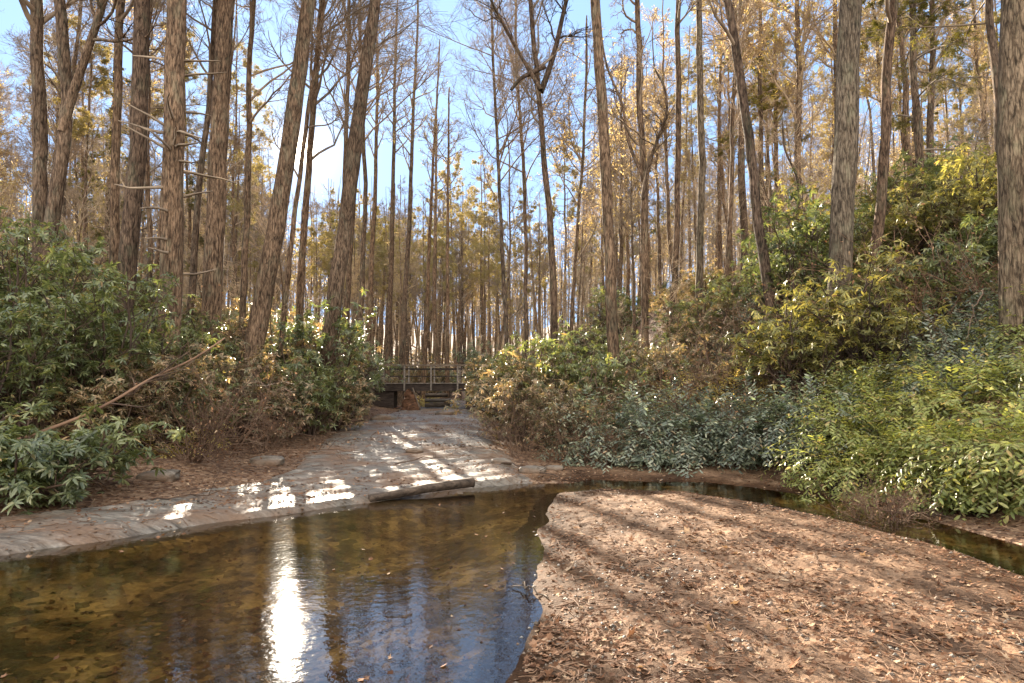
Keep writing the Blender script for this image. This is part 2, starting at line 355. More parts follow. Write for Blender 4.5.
def m_water():
    t = NT('water'); v = t.map((1, 1, 1))
    a = t.noise(v, 3.0, 3, .5, .2); b = t.noise(v, 14, 3, .55)
    n = t.bump(a, .08, .04); n = t.bump(b, .16, .010, n)
    fr = t.n.new('ShaderNodeFresnel'); fr.inputs[0].default_value = 1.55; t.l.new(n, fr.inputs['Normal'])
    g = t.n.new('ShaderNodeBsdfGlossy'); g.inputs['Roughness'].default_value = .03; g.inputs['Color'].default_value = (1, 1, 1, 1); t.l.new(n, g.inputs['Normal'])
    tr = t.n.new('ShaderNodeBsdfTransparent'); tr.inputs[0].default_value = (.74, .64, .44, 1)
    mx = t.n.new('ShaderNodeMixShader'); t.l.new(fr.outputs[0], mx.inputs[0]); t.l.new(tr.outputs[0], mx.inputs[1]); t.l.new(g.outputs[0], mx.inputs[2])
    return t.end(mx.outputs[0])
def m_wood(name, c0, c1, rough=.8):
    t = NT(name); v = t.map((2, 14, 14)); a = t.noise(v, 1.5, 5, .65); b = t.noise(t.map(), 4, 4)
    col = t.ramp(a, [(.3, c0), (.7, c1)]); col = t.mix(col, t.ramp(b, [(.3, .6), (.7, 1.25)]), .8, 'MULTIPLY')
    return t.end(t.bsdf(col, rough, t.bump(a, .6, .02), .2))
M['sand'] = m_sand(); M['floor'] = m_floor(); M['rock'] = m_rock(); M['bed'] = m_bed(); M['water'] = m_water()
M['wood_old'] = m_wood('weathered_log', (.05, .036, .026), (.27, .21, .155)); M['wood_dark'] = m_wood('dark_wood', (.016, .012, .010), (.07, .052, .042))
M['wood_grey'] = m_wood('grey_timber', (.10, .085, .07), (.30, .26, .22))
M['rot'] = m_wood('rotten_wood', (.03, .018, .012), (.20, .10, .055), .9)

# ------------------------------------------------------------------ ground
def build_ground():
    half = np.radians(np.concatenate([np.linspace(-42, 42, 620)]))
    rest = np.radians(np.linspace(42, 318, 170)[1:-1])
    th = np.concatenate([half, rest])
    r = np.concatenate([np.linspace(.25, 3.2, 24)[:-1], np.geomspace(3.2, 36, 500)[:-1], np.geomspace(36, 420, 60)])
    TH, R = np.meshgrid(th, r)
    X = R * np.sin(TH); Y = R * np.cos(TH)
    Z = height(X, Y)
    V = np.stack([X, Y, Z], -1).reshape(-1, 3)
    nr, nt = X.shape
    I = np.arange(nr * nt).reshape(nr, nt)
    J = np.roll(I, -1, axis=1)
    Q = np.stack([I[:-1], J[:-1], J[1:], I[1:]], -1)
    Cx = (X[:-1] + np.roll(X, -1, 1)[:-1] + X[1:] + np.roll(X, -1, 1)[1:]) / 4; Cy = (Y[:-1] + np.roll(Y, -1, 1)[:-1] + Y[1:] + np.roll(Y, -1, 1)[1:]) / 4
    Zn = zones(Cx, Cy).reshape(-1); Q = Q.reshape(-1, 4)[:, ::-1]
    # cap at the centre
    for k, (nm, mt) in enumerate((('ground', 'floor'), ('rock_slab', 'rock'), ('sandbar', 'sand'), ('stream_bed', 'bed'))):
        q = Q[Zn == k]
        u, inv = np.unique(q, return_inverse=True)
        tag(link(nm, mesh_np(nm, V[u], inv.reshape(-1, 4), None, M[mt])), kind='structure')
build_ground()
wx, wy = np.meshgrid(np.linspace(-16, 6.2, 60), np.linspace(-7.5, 12.2, 60))
keep_w = np.array([(-16, -7.5), (-16, 3.2), (-8.8, 5.2), (-4.6, 7.3), (-1.5, 10.6), (.2, 12.0), (4.0, 12.2), (6.0, 9.0), (5.9, -7.5)])
wm = mesh_np('stream_water', np.c_[keep_w, np.zeros(len(keep_w))], None, [[0, i + 1, i] for i in range(1, len(keep_w) - 1)], M['water'], False)
tag(link('stream_water', wm), kind='structure')

# ------------------------------------------------------------------ tubes, leaves
def tubes(P, R, sides=3, lump=0.0, seed=0):
    """P (N,n,3) R (N,n) -> verts, quads"""
    N, n, _ = P.shape
    T = np.empty_like(P); T[:, 1:-1] = P[:, 2:] - P[:, :-2]; T[:, 0] = P[:, 1] - P[:, 0]; T[:, -1] = P[:, -1] - P[:, -2]
    T = unit(T)
    ov = unit(P[:, -1] - P[:, 0])
    ref = np.where(np.abs(ov[:, 2:3]) > .7, np.array([[1., 0.13, 0]]), np.array([[0.1, 0, 1.]]))
    ref = np.repeat(ref[:, None], n, 1)
    U = unit(np.cross(T, ref)); W = np.cross(T, U)
    a = np.arange(sides) / sides * 2 * math.pi
    ca = np.cos(a)[None, None, :, None]; sa = np.sin(a)[None, None, :, None]
    rr = R[:, :, None, None] * np.ones((1, 1, sides, 1))
    if lump:
        ph = noise(np.cos(a)[None, None] * 2.2 + 0 * P[..., :1] + 10, np.sin(a)[None, None] * 2.2 + 0 * P[..., :1], P[..., 2:3] * .8, seed)
        ph2 = noise(np.cos(a)[None, None] * 5 + 0 * P[..., :1] + 10, np.sin(a)[None, None] * 5 + 0 * P[..., :1], P[..., 2:3] * 2.5, seed + 5)
        rr = rr * (1 + lump * ph[..., None] + lump * .6 * ph2[..., None])
    V = P[:, :, None] + rr * (ca * U[:, :, None] + sa * W[:, :, None])
    idx = np.arange(N * n * sides).reshape(N, n, sides); nx = np.roll(idx, -1, 2)
    Q = np.stack([idx[:, :-1], nx[:, :-1], nx[:, 1:], idx[:, 1:]], -1).reshape(-1, 4)
    return V.reshape(-1, 3), Q, None, None
def spawn(rng, P, R, k, t0, t1, ang, asd, length, rr, n, wander, trop, tfall=.5, relative=True, rmin=.002, tip=.25, sector=None):
    N, m, _ = P.shape
    seg = np.linalg.norm(np.diff(P, axis=1), axis=-1); Lp = seg.sum(1)
    t = rng.uniform(t0, t1, (N, k)); t = (t + (np.arange(k) + .5)[None] / k * (t1 - t0) + t0) / 2 if k > 2 else t
    f = t * (m - 1); i = np.clip(f.astype(int), 0, m - 2); fr = (f - i)[..., None]
    A = P[np.arange(N)[:, None], i]; B = P[np.arange(N)[:, None], i + 1]
    pos = A + (B - A) * fr; d = unit(B - A)
    r0 = R[np.arange(N)[:, None], i] * (1 - fr[..., 0]) + R[np.arange(N)[:, None], i + 1] * fr[..., 0]
    rv = rng.normal(size=(N, k, 3)); perp = unit(rv - (rv * d).sum(-1, keepdims=True) * d)
    a = np.radians(rng.normal(ang, asd, (N, k)))[..., None]
    d = unit(d * np.cos(a) + perp * np.sin(a))
    L = (Lp[:, None] if relative else 1.0) * length * (1 - tfall * (t - t0) / max(t1 - t0, 1e-6)) * rng.uniform(.6, 1.25, (N, k))
    pos = pos.reshape(-1, 3); d = d.reshape(-1, 3); L = L.reshape(-1); r0 = np.maximum(r0.reshape(-1) * rr, rmin)
    out = [pos]; p = pos
    for j in range(n - 1):
        d = unit(d + rng.normal(0, wander, d.shape) + np.array([0, 0, trop]))
        p = p + d * (L / (n - 1))[:, None]; out.append(p)
    P2 = np.stack(out, 1); R2 = r0[:, None] * np.linspace(1, tip, n)[None]
    return P2, np.maximum(R2, rmin * .6)

def leaves(rng, pos, d, up, L, W, droop=.25, fold=.25, detail=True):
    """pointed oval leaves; d direction, up approximate normal"""
    d = unit(d); s = unit(np.cross(d, up)); nrm = np.cross(s, d)
    M_ = len(pos); L = L[:, None]; W = W[:, None]
    def pt(t, w, f): return pos + d * L * t + s * W * w + nrm * (W * f - L * droop * t * t)
    if detail:
        V = np.stack([pt(0, 0, 0), pt(.3, -.42, fold), pt(.3, 0, 0), pt(.3, .42, fold), pt(.72, -.40, fold), pt(.72, 0, 0), pt(.72, .40, fold), pt(1, 0, 0)], 1)
        b = (np.arange(M_) * 8)[:, None, None]
        T = np.array([[0, 1, 2], [0, 2, 3], [4, 7, 5], [5, 7, 6]])[None] + b; Q = np.array([[1, 4, 5, 2], [2, 5, 6, 3]])[None] + b
        k = 8
    else:
        V = np.stack([pt(0, 0, 0), pt(.5, -.5, fold), pt(1, 0, 0), pt(.5, .5, fold)], 1)
        b = (np.arange(M_) * 4)[:, None, None]; Q = np.array([[0, 1, 2, 3]])[None] + b; T = None; k = 4
    at_ = np.repeat(rng.uniform(0, 1, M_), k)
    return V.reshape(-1, 3), Q.reshape(-1, 4), (T.reshape(-1, 3) if T is not None else None), at_

# ------------------------------------------------------------------ trees
def trunk_line(pts, n=26):
    """smooth resample of control points"""
    P = np.array(pts, float); t = np.r_[0, np.cumsum(np.linalg.norm(np.diff(P, axis=0), axis=1))]; t /= t[-1]
    u = np.linspace(0, 1, n); Q = np.stack([np.interp(u, t, P[:, i]) for i in range(3)], 1)
    for _ in range(3): Q[1:-1] = Q[1:-1] * .5 + (Q[:-2] + Q[2:]) * .25
    return Q
def bare_crown(rng, P, R, start=.45, n1=16, L1=3.6, ks=(6, 5, 4), ang=42, curl=.0, dens=1.0, end=.98, trop=.07, rr=.5, fine=1.3):
    out = []
    P1, R1 = spawn(rng, P, R, n1, start, end, ang, 12, L1, rr, 9, .13 + curl, trop, .45, False, .012, .25)
    P2, R2 = spawn(rng, P1, R1, ks[0], .15, .97, 42, 12, .50, .55, 6, .15 + curl, .05, .4, True, .007, .35)
    P3, R3 = spawn(rng, P2, R2, ks[1], .15, 1, 40, 12, .52, .6, 5, .16 + curl, .04, .3, True, .0045 * fine, .5)
    P4, R4 = spawn(rng, P3, R3, ks[2], .1, 1, 38, 12, .62, .7, 4, .16, .03, .3, True, .0030 * fine, .7)
    out.append(tubes(P1, R1, 5)); out.append(tubes(P2, R2, 4)); out.append(tubes(P3, R3, 3)); out.append(tubes(P4, R4, 3))
    return join(out), (P2, P3, P4)
def dry_foliage(rng, P4, keep, mat_n=2, L=.075):
    sel = rng.random(len(P4)) < keep; T = P4[sel]
    pos, dd = [], []
    for j in range(1, T.shape[1]):
        pos.append(T[:, j]); dd.append(T[:, j] - T[:, j - 1])
    pos = np.concatenate(pos); dd = np.concatenate(dd); n = len(pos)
    dd = unit(dd) + rng.normal(0, .6, dd.shape) + np.array([0, 0, -.3])
    return leaves(rng, pos, dd, unit(rng.normal(size=(n, 3)) + [0, 0, 1.]), L * rng.uniform(.6, 1.3, n), L * .55 * np.ones(n), .2, .2, False)
def needle_tufts(rng, pos, dirs, per=9, L=.13, W=.012, spread=.8):
    n = len(pos); pos = np.repeat(pos, per, 0); dd = unit(np.repeat(dirs, per, 0)) + rng.normal(0, spread, (n * per, 3)) 
    return leaves(rng, pos, dd, unit(rng.normal(size=(n * per, 3))), L * rng.uniform(.6, 1.2, n * per), W * np.ones(n * per), .0, .0, False)
def pine_crown(rng, P, R, start=.5, n1=34, L1=2.6, tufts=1.0, droop=-.02, needleL=.16, W=.02, per=8):
    P1, R1 = spawn(rng, P, R, n1, start, .99, 78, 8, L1, .38, 8, .07, droop + .05, .7, False, .010, .3)
    P2, R2 = spawn(rng, P1, R1, 8, .3, 1, 45, 10, .38, .55, 5, .10, .06, .5, True, .006, .4)
    P3, R3 = spawn(rng, P2, R2, 5, .25, 1, 40, 10, .45, .6, 4, .10, .06, .3, True, .004, .5)
    P0, R0 = spawn(rng, P, R, 22, .12, start, 85, 10, 1.3, .22, 5, .12, -.02, .0, False, .006, .3)   # dead lower branches
    wood = join([tubes(P1, R1, 5), tubes(P2, R2, 3), tubes(P3, R3, 3), tubes(P0, R0, 3)])
    sel = rng.random(len(P3)) < tufts; T = P3[sel]
    pos = np.concatenate([T[:, -1], T[:, 2]]); dd = np.concatenate([T[:, -1] - T[:, -2], T[:, 2] - T[:, 1]])
    return wood, needle_tufts(rng, pos, dd, per, needleL, W)
def hemlock_crown(rng, P, R, start=.15, n1=40, L1=3.2, droop=-.05, Lf=.045):
    P1, R1 = spawn(rng, P, R, n1, start, .99, 80, 8, L1, .30, 10, .06, droop, .75, False, .008, .25)
    P2, R2 = spawn(rng, P1, R1, 12, .12, 1, 52, 8, .30, .5, 6, .07, -.04, .55, True, .004, .4)
    P3, R3 = spawn(rng, P2, R2, 7, .15, 1, 45, 8, .38, .6, 5, .07, -.05, .4, True, .0025, .5)
    wood = join([tubes(P1, R1, 5), tubes(P2, R2, 3), tubes(P3, R3, 3)])
    T = np.concatenate([P3]); n = 9
    f = np.linspace(0.1, 1, n) * (T.shape[1] - 1); i = np.clip(f.astype(int), 0, T.shape[1] - 2); fr = (f - i)[None, :, None]
    pos = (T[:, i] * (1 - fr) + T[:, i + 1] * fr).reshape(-1, 3); dd = unit((T[:, i + 1] - T[:, i])).reshape(-1, 3)
    side = unit(np.cross(dd, [0, 0, 1.])) * np.where(np.arange(len(dd)) % 2, 1, -1)[:, None]
    return wood, leaves(rng, pos, dd * .5 + side + rng.normal(0, .25, dd.shape), np.array([0, 0, 1.]) + rng.normal(0, .2, dd.shape), Lf * 1.6 * rng.uniform(.6, 1.3, len(pos)), Lf * .5 * np.ones(len(pos)), .1, 0, False)

def assemble(name, parts, loc=(0, 0, 0)):
    """parts: list of (part name, geometry, material)"""
    root = empty(name, loc)
    for pn, g, mt in parts:
        o = link(pn, mesh_np(pn, g[0], g[1], g[2], M[mt], True, g[3] if g[3] is not None else None), root)
    return root
def copy_tree(o):
    c = o.copy(); COL.objects.link(c)
    for ch in o.children:
        k = ch.copy(); COL.objects.link(k); k.parent = c
    return c
PROTO = []
def proto(name, parts):
    root = assemble(name, parts); PROTO.append([root, False]); return len(PROTO) - 1
def place(idx, x, y, s=1.0, rz=0, label=None, cat=None, group=None, dz=-.08, tilt=(0, 0), sxy=None):
    root, used = PROTO[idx]
    o = copy_tree(root) if used else root
    PROTO[idx][1] = True
    o.location = (x, y, hz(x, y) + dz); o.rotation_euler = (tilt[0], tilt[1], rz); o.scale = (s * (sxy or 1), s * (sxy or 1), s)
    for k in ('label', 'category', 'group'):
        if k in o: del o[k]
    tag(o, label, cat, group)
    return o

def std_trunk(rng, H, r0, sweep=.3, sides=9, n=22):
    z = np.linspace(0, H, n)
    x = np.cumsum(rng.normal(0, sweep * .12, n)); y = np.cumsum(rng.normal(0, sweep * .12, n)); x -= x[0]; y -= y[0]
    P = np.stack([x, y, z], 1)
    t = z / H; R = r0 * (1 - .80 * t ** 1.1) * (1 + .35 * np.exp(-z / .35))
    return P[None], R[None]

# hero trees: (name, control pixels (px,py) from base up at distance D, radius at base, top radius fraction, options)
HERO = []
def hero(px_pts, D, r0, H=20, r_top=.35, label='', mat='bark', crown='bare', start=.55, n1=14, L1=3.2, seed=1, extra=None, curl=0., wig=0.03, ang=42, group=None, foli=None, cat='tree', name='bare_tree', ks=(7, 6, 4), rr=.5, trop=.07):
    rng = np.random.default_rng(seed)
    pts = [at(px, py, D) for px, py in px_pts]
    base = pts[0].copy(); g = hz(base[0], base[1])
    # extend trunk line down to the ground along its own lean
    d = (pts[1] - pts[0]); d = d / max(d[2], .01)
    if g < base[2]: b2 = base - d * min(1, 1) * (base[2] - g) * 1.0; b2[2] = hz(b2[0], b2[1]) - .15; pts = [b2] + pts
    top = pts[-1]; dd = (pts[-1] - pts[-2]); dd = dd / max(dd[2], .05)
    if top[2] < H:
        for f in (.33, .66, 1.0):
            h = (H - top[2]) * f; pts.append(top + np.array([dd[0] * h * (1 - .35 * f), dd[1] * h + rng.normal(0, .25), h]))
    P = trunk_line(pts, 34)
    org = P[0].copy(); P = P - org
    P[2:, 0] += wig * np.cumsum(rng.normal(0, 1, len(P) - 2)) * .5; P[2:, 1] += wig * 2 * np.cumsum(rng.normal(0, 1, len(P) - 2)) * .5
    t = np.linspace(0, 1, len(P)); zz = P[:, 2] - P[0, 2]
    R = r0 * (1 - (1 - r_top) * t ** .9 * 1.0) * (1 + .35 * np.exp(-zz / .3)); R[-1] *= .5
    P = P[None]; R = R[None]
    tr = tubes(P, R, 18, .07, seed)
    parts = [('trunk', tr, mat)]
    if crown == 'bare':
        c, (a2, a3, a4) = bare_crown(rng, P, R, start, n1, L1, ks, ang, curl, trop=trop, rr=rr)
        parts.append(('crown', c, 'twig'))
        if foli: parts.append(('foliage', dry_foliage(rng, a4, foli[1]), foli[0]))
    elif crown == 'pine':
        w, f = pine_crown(rng, P, R, start, n1 + 16, L1); parts += [('crown', w, 'twig'), ('foliage', f, 'needle_tan')]
    elif crown == 'hemlock':
        w, f = hemlock_crown(rng, P, R, start, n1 + 20, L1); parts += [('crown', w, 'twig'), ('foliage', f, 'needle')]
    if extra: parts += extra(rng, org, P, R)
    root = assemble(name, parts, org)
    tag(root, label, cat, group)
    return root
def limb(pix, D, r0, r1, mat='bark', twigs=True, nm='limb', n=14, seed=3):
    def f(rng, org, P, R):
        L = trunk_line([at(px, py, d if d else D) for px, py, d in pix], n)[None] - org
        r = np.linspace(r0, r1, n)[None]
        g = [tubes(L, r, 8, .08, seed)]
        if twigs:
            P2, R2 = spawn(rng, L, r, 9, .15, 1, 45, 14, .35, .45, 7, .2, .05, .3, True, .006, .35)
            P3, R3 = spawn(rng, P2, R2, 6, .1, 1, 42, 12, .5, .6, 5, .18, .04, .3, True, .004, .5)
            P4, R4 = spawn(rng, P3, R3, 4, .1, 1, 40, 12, .6, .7, 4, .15, .03, .3, True, .003, .6)
            g += [tubes(P2, R2, 5), tubes(P3, R3, 3), tubes(P4, R4, 3)]
        return [(nm, join(g), mat)]
    return f
def both(*fs): return lambda *a: sum([f(*a) for f in fs], [])

# left cluster
hero([(40, 235), (40, 110), (38, 0)], 17, .19, 21, .5, 'straight upright tree trunk nearest the left edge of the woods', seed=11, start=.35, n1=22)
hero([(52, 215), (60, 160), (68, 100), (58, 0)], 16, .19, 19, .35, 'tree on the left slope that forks into two stems halfway up', seed=12, start=.6, n1=12,
     extra=limb([(63, 132, 0), (69, 100, 0), (84, 62, 0), (105, 0, 0), (118, -60, 0), (130, -140, 0)], 16, .12, .05))
hero([(112, 250), (115, 120), (117, 0)], 17.5, .13, 20, .5, 'thin straight trunk just left of the thick trunk on the left slope', seed=13, start=.4)
hero([(128, 262), (137, 130), (136, 0)], 15.5, .21, 22, .6, 'thick dark trunk between a thin trunk and the thickest left trunk', 'bark_dark', seed=14, start=.4, n1=20)
hero([(171, 270), (175, 130), (176, 0)], 14.5, .24, 24, .6, 'thickest straight trunk left of the sun', seed=15, start=.38, n1=18, crown='pine', L1=2.8, name='pine_tree')
hero([(190, 280), (200, 140), (213, 0)], 18, .10, 18, .5, 'slender leaning trunk right of the thickest left trunk', seed=16, start=.4, n1=12)
hero([(212, 330), (224, 150), (232, 0)], 17, .25, 24, .6, 'thick trunk with bushes at its foot, left of the leaning pair', seed=17, start=.4, n1=18)
hero([(255, 335), (266, 270), (284, 150), (305, 0)], 17.5, .265, 21, .42, 'big leaning trunk that the sun shines past', seed=18, start=.55, n1=16)
hero([(292, 250), (302, 150), (325, 0)], 20, .085, 17, .5, 'thin leaning trunk just right of the sun', seed=19, start=.35, n1=14)
hero([(323, 378), (336, 300), (352, 180), (380, 0)], 19.5, .26, 22, .38, 'leaning bare trunk closest to the footbridge, rising from the left bank', 'bark', seed=20, start=.6, n1=12)
hero([(297, 345), (306, 200), (318, 60)], 21, .13, 20, .4, 'slender trunk between the two big leaning trunks', seed=71, start=.40, n1=24, L1=4.6, ks=(8, 6, 4))
hero([(338, 345), (346, 200), (350, 60)], 25, .12, 21, .4, 'thin trunk right behind the leaning trunk by the bank, with a wide twiggy crown', seed=72, start=.42, n1=24, L1=4.8, ks=(8, 6, 4), ang=50)
hero([(360, 345), (366, 200), (362, 60)], 29, .13, 22, .4, 'thin trunk standing left of the footbridge with a wide twiggy crown', seed=73, start=.42, n1=24, L1=5.0, ks=(8, 6, 4), ang=52)
hero([(243, 330), (246, 200), (250, 60)], 19.5, .11, 20, .4, 'thin trunk left of the big leaning trunk with fine spreading twigs', seed=74, start=.36, n1=22, L1=4.2, ks=(8, 6, 4), ang=52)
hero([(150, 290), (148, 150), (152, 0)], 20, .09, 18, .4, 'thin trunk between the thick dark trunk and the thickest left trunk', seed=75, start=.3, n1=22, L1=3.4, ks=(8, 6, 4), ang=52)
hero([(506, 340), (500, 220), (492, 60)], 25, .09, 18, .4, 'slender tree at the right side of the sky gap with fine twigs', seed=76, start=.40, n1=24, L1=4.2, ks=(8, 6, 4), ang=48)
hero([(527, 335), (526, 200), (520, 60)], 27, .10, 19, .4, 'slender twiggy tree left of the broken limb tree', seed=77, start=.36, n1=24, L1=4.0, ks=(8, 6, 4), ang=48)
# centre slender
cen = [((368, 330), (372, 200), (374, 120), 34, .17, 21), ((388, 350), (392, 200), (396, 90), 35, .17, 22), ((403, 352), (410, 220), (414, 110), 34, .16, 22),
       ((425, 352), (430, 220), (437, 100), 35, .13, 20), ((447, 362), (448, 220), (448, 110), 34, .12, 17), ((345, 320), (352, 200), (372, 60), 30, .15, 21),
       ((461, 360), (462, 280), (463, 225), 40, .08, 10), ((437, 365), (434, 300), (436, 200), 42, .17, 19)]
lab = ['slender trunk right of the leaning trunk by the left bank', 'second slender trunk above the left end of the footbridge', 'slender trunk rising above the left half of the footbridge rail',
       'slightly leaning slender trunk over the middle of the footbridge', 'thin dark pole straight trunk behind the right half of the footbridge', 'thin tree directly behind the leaning trunk by the bank',
       'short thin dead pole at the edge of the sky gap over the footbridge', 'trunk directly beyond the middle of the footbridge rail']
for i, (a, b, c, D, r, H) in enumerate(cen):
    hero([a, b, c], D, r, H, .3, lab[i], seed=30 + i, start=.5, n1=16, L1=1.5 if i in (4, 6) else 2.2, crown='bare', ks=(5, 5, 3), foli=None if i in (4, 6) else ('needle_tan', .12), group='slender trunks behind the footbridge', ang=55 if i == 4 else 42)
# right of the gap
hero([(553, 300), (550, 210), (541, 90), (536, 0)], 21, .13, 19, .35, 'tree with a thick broken limb hanging left below the top edge', 'bark_dark', seed=50, start=.45, n1=14, L1=3.0,
     extra=both(limb([(541, 92, 0), (553, 60, 0), (566, 0, 0), (585, -60, 0)], 21, .10, .04, 'bark_dark'), limb([(545, 66, 0), (534, 72, 20.5), (520, 78, 20), (511, 90, 20)], 20.5, .085, .05, 'bark_dark', False, 'broken_limb'),
                limb([(541, 90, 0), (520, 55, 20.5), (490, 0, 20), (470, -50, 20)], 20, .07, .03, 'bark_dark')), curl=.05)
hero([(612, 320), (608, 200), (594, 0)], 17.5, .16, 23, .6, 'tall clean trunk right of the tree with the broken limb', seed=51, start=.55, n1=14)
hero([(645, 335), (644, 200), (637, 0)], 20, .12, 20, .5, 'trunk with crooked curling side branches near the middle of the picture', seed=52, start=.3, n1=12, L1=2.4, curl=.12,
     extra=both(limb([(643, 175, 0), (625, 140, 20.5), (626, 105, 21), (605, 70, 21), (600, 20, 21)], 20, .06, .025), limb([(643, 200, 0), (652, 150, 19.5), (668, 118, 19), (667, 85, 19), (655, 70, 19)], 20, .06, .03)))
hero([(673, 340), (676, 150), (677, 0)], 20, .10, 21, .6, 'thin dark straight trunk right of the crooked tree', 'bark_dark', seed=53, start=.4, n1=12, L1=2)
hero([(698, 320), (699, 150), (698, 0)], 21, .12, 23, .6, 'pale straight trunk between two thin dark trunks', 'bark_pale', seed=54, start=.55, n1=12)
hero([(778, 350), (762, 240), (748, 120), (728, 0)], 16, .13, 20, .55, 'dark trunk leaning left across the sky, left of the thick right trunk', 'bark_dark', seed=55, start=.35, n1=14)
hero([(719, 350), (727, 240), (736, 90), (738, 0)], 22, .09, 18, .5, 'slender trunk directly left of the dark leaning trunk', 'bark', seed=56, start=.3, n1=14, L1=2)
hero([(834, 335), (844, 160), (848, 0)], 14, .245, 24, .75, 'thick grey trunk standing in the rhododendrons on the right slope', 'bark_pale', seed=57, start=.5, n1=14, L1=3.5)
hero([(866, 330), (884, 170), (894, 0)], 14.5, .115, 20, .6, 'dark trunk leaning right, beside the thick grey trunk', 'bark_dark', seed=58, start=.35, n1=14)
hero([(1018, 330), (1017, 160), (1013, 0)], 11, .25, 24, .8, 'massive trunk at the right edge with knobbly bark', 'bark_pale', seed=59, start=.5, n1=14, L1=3.5)
hero([(1004, 260), (998, 120), (985, 0)], 15, .10, 20, .6, 'thinner trunk half hidden behind the massive right trunk', seed=60, start=.3, n1=18, L1=3.2, crown='hemlock', name='hemlock_tree')
hero([(789, 245), (799, 205), (797, 175), (784, 150), (782, 118)], 19, .05, 6.8, .5, 'small crooked dead sapling against the sky on the right', 'bark_dark', seed=61, start=.3, n1=8, L1=.9, curl=.15, wig=.0, ks=(3, 3, 2), name='dead_sapling')
hero([(575, 310), (580, 240), (583, 180)], 24, .08, 15, .5, 'thin tree right of the broken limb tree', seed=62, start=.3, n1=18, foli=('tan', .2))
hero([(500, 330), (508, 260), (505, 160)], 34, .08, 14, .4, 'fine branched tree at the right side of the sky gap', seed=63, start=.2, n1=20, L1=3)
hero([(925, 300), (922, 150), (920, 0)], 19, .12, 19, .6, 'needle covered tree filling the sky between the two right trunks', seed=64, start=.12, n1=24, L1=3.2, crown='hemlock', name='hemlock_tree')

# ------------------------------------------------------------------ background wood: prototypes then copies
def bg_proto(seed, kind):
    rng = np.random.default_rng(seed); H = rng.uniform(17, 22); r0 = rng.uniform(.11, .17)
    P, R = std_trunk(rng, H, r0)
    tr = tubes(P, R, 9, .06, seed)
    if kind == 'bare':
        c, (a, b, d) = bare_crown(rng, P, R, rng.uniform(.22, .4), 24, 3.2, (8, 6, 5), fine=1.7)
        return proto('bare_tree', [('trunk', tr, 'bark'), ('crown', c, 'twig')])
    if kind in ('tan', 'gold'):
        c, (a, b, d) = bare_crown(rng, P, R, rng.uniform(.15, .3), 24, 3.0, (8, 6, 5), fine=1.7)
        return proto('beech_tree', [('trunk', tr, 'bark'), ('crown', c, 'twig_warm'), ('foliage', dry_foliage(rng, d, .24, L=.07), kind)])
    if kind == 'pine':
        w, f = pine_crown(rng, P, R, rng.uniform(.35, .5), 38, 2.6)
        return proto('pine_tree', [('trunk', tr, 'bark'), ('crown', w, 'twig_warm'), ('foliage', f, 'needle_tan')])
    if kind == 'green':
        w, f = hemlock_crown(rng, P, R, .12, 44, 2.8, Lf=.06)
        return proto('hemlock_tree', [('trunk', tr, 'bark'), ('crown', w, 'twig'), ('foliage', f, 'needle')])
BG = {'bare': [bg_proto(101 + i, 'bare') for i in range(4)], 'tan': [bg_proto(111 + i, 'tan') for i in range(3)], 'gold': [bg_proto(116, 'gold')],
      'pine': [bg_proto(121 + i, 'pine') for i in range(3)], 'green': [bg_proto(131, 'green')]}
BGL = {'bare': ('bare grey background tree', 'bare trees of the background wood'),
       'tan': ('background beech with dry tan leaves', 'tan leaved trees of the background wood'),
       'gold': ('background tree with golden leaves', 'golden trees of the background wood'),
       'pine': ('background pine with pale tufts', 'pines of the background wood'),
       'green': ('green background hemlock', 'green evergreens of the background wood')}
MARKS = [(40, 'the straight trunk at the left edge'), (60, 'the forked tree'), (112, 'the thin left trunk'), (131, 'the thick dark left trunk'), (172, 'the thickest left trunk'), (217, 'the trunk with a bushy foot'),
         (268, 'the big leaning trunk'), (345, 'the leaning trunk by the bank'), (392, 'the left end of the footbridge'), (430, 'the middle of the footbridge'), (465, 'the right end of the footbridge'), (510, 'the fine branched tree'),
         (551, 'the broken limb tree'), (610, 'the tall clean trunk'), (644, 'the crooked tree'), (675, 'the thin dark trunk'), (699, 'the pale straight trunk'), (727, 'the slender trunk'), (764, 'the dark leaning trunk'),
         (841, 'the thick grey trunk'), (878, 'the dark right trunk'), (925, 'the needle covered tree'), (1012, 'the massive right trunk')]
def where(l, px, y, ysplit, near, far):
    m = min(MARKS, key=lambda q: abs(q[0] - px)); d = px - m[0]
    side = 'right at' if abs(d) < 9 else ('left of' if d < 0 else 'right of')
    return f"{near if y < ysplit else far} {l}, {side} {m[1]}"
rng = np.random.default_rng(7)
spots = []
tries = 0
while len(spots) < 300 and tries < 12000:
    tries += 1
    y = 22 + 88 * rng.random() ** 1.1; px = rng.uniform(-120, 1150); x = (px - 512) / F * y
    if 430 < px < 520 and y < 62: continue
    if px < 430 and px > 240 and y < 26: continue
    if -8 < x < 0.5 and y < 45: continue
    if abs(x - (2 - .316 * (y - 7))) < 5.5 and y < 44: continue
    u_ = x - (2 - .316 * (y - 7))
    if 5 <= u_ < 13 and y < 58 and rng.random() < .65: continue
    if 286 < px < 314: continue
    if any((x - a) ** 2 + (y - b) ** 2 < (1.0 + y * .018) ** 2 for a, b in spots): continue
    spots.append((x, y))
extra = []
t_ = 0
while len(extra) < 62 and t_ < 4000:
    t_ += 1; y = rng.uniform(56, 98); px = rng.uniform(170, 500); x = (px - 512) / F * y
    if px > 445 and y < 70: continue
    if 290 < px < 311: continue
    if any((x - a) ** 2 + (y - b) ** 2 < 2.2 ** 2 for a, b in spots + extra): continue
    extra.append((x, y))
extra += [((px - 512) / F * y, y) for px, y in ((378, 86), (398, 92), (425, 95), (250, 42), (232, 38), (335, 66))]
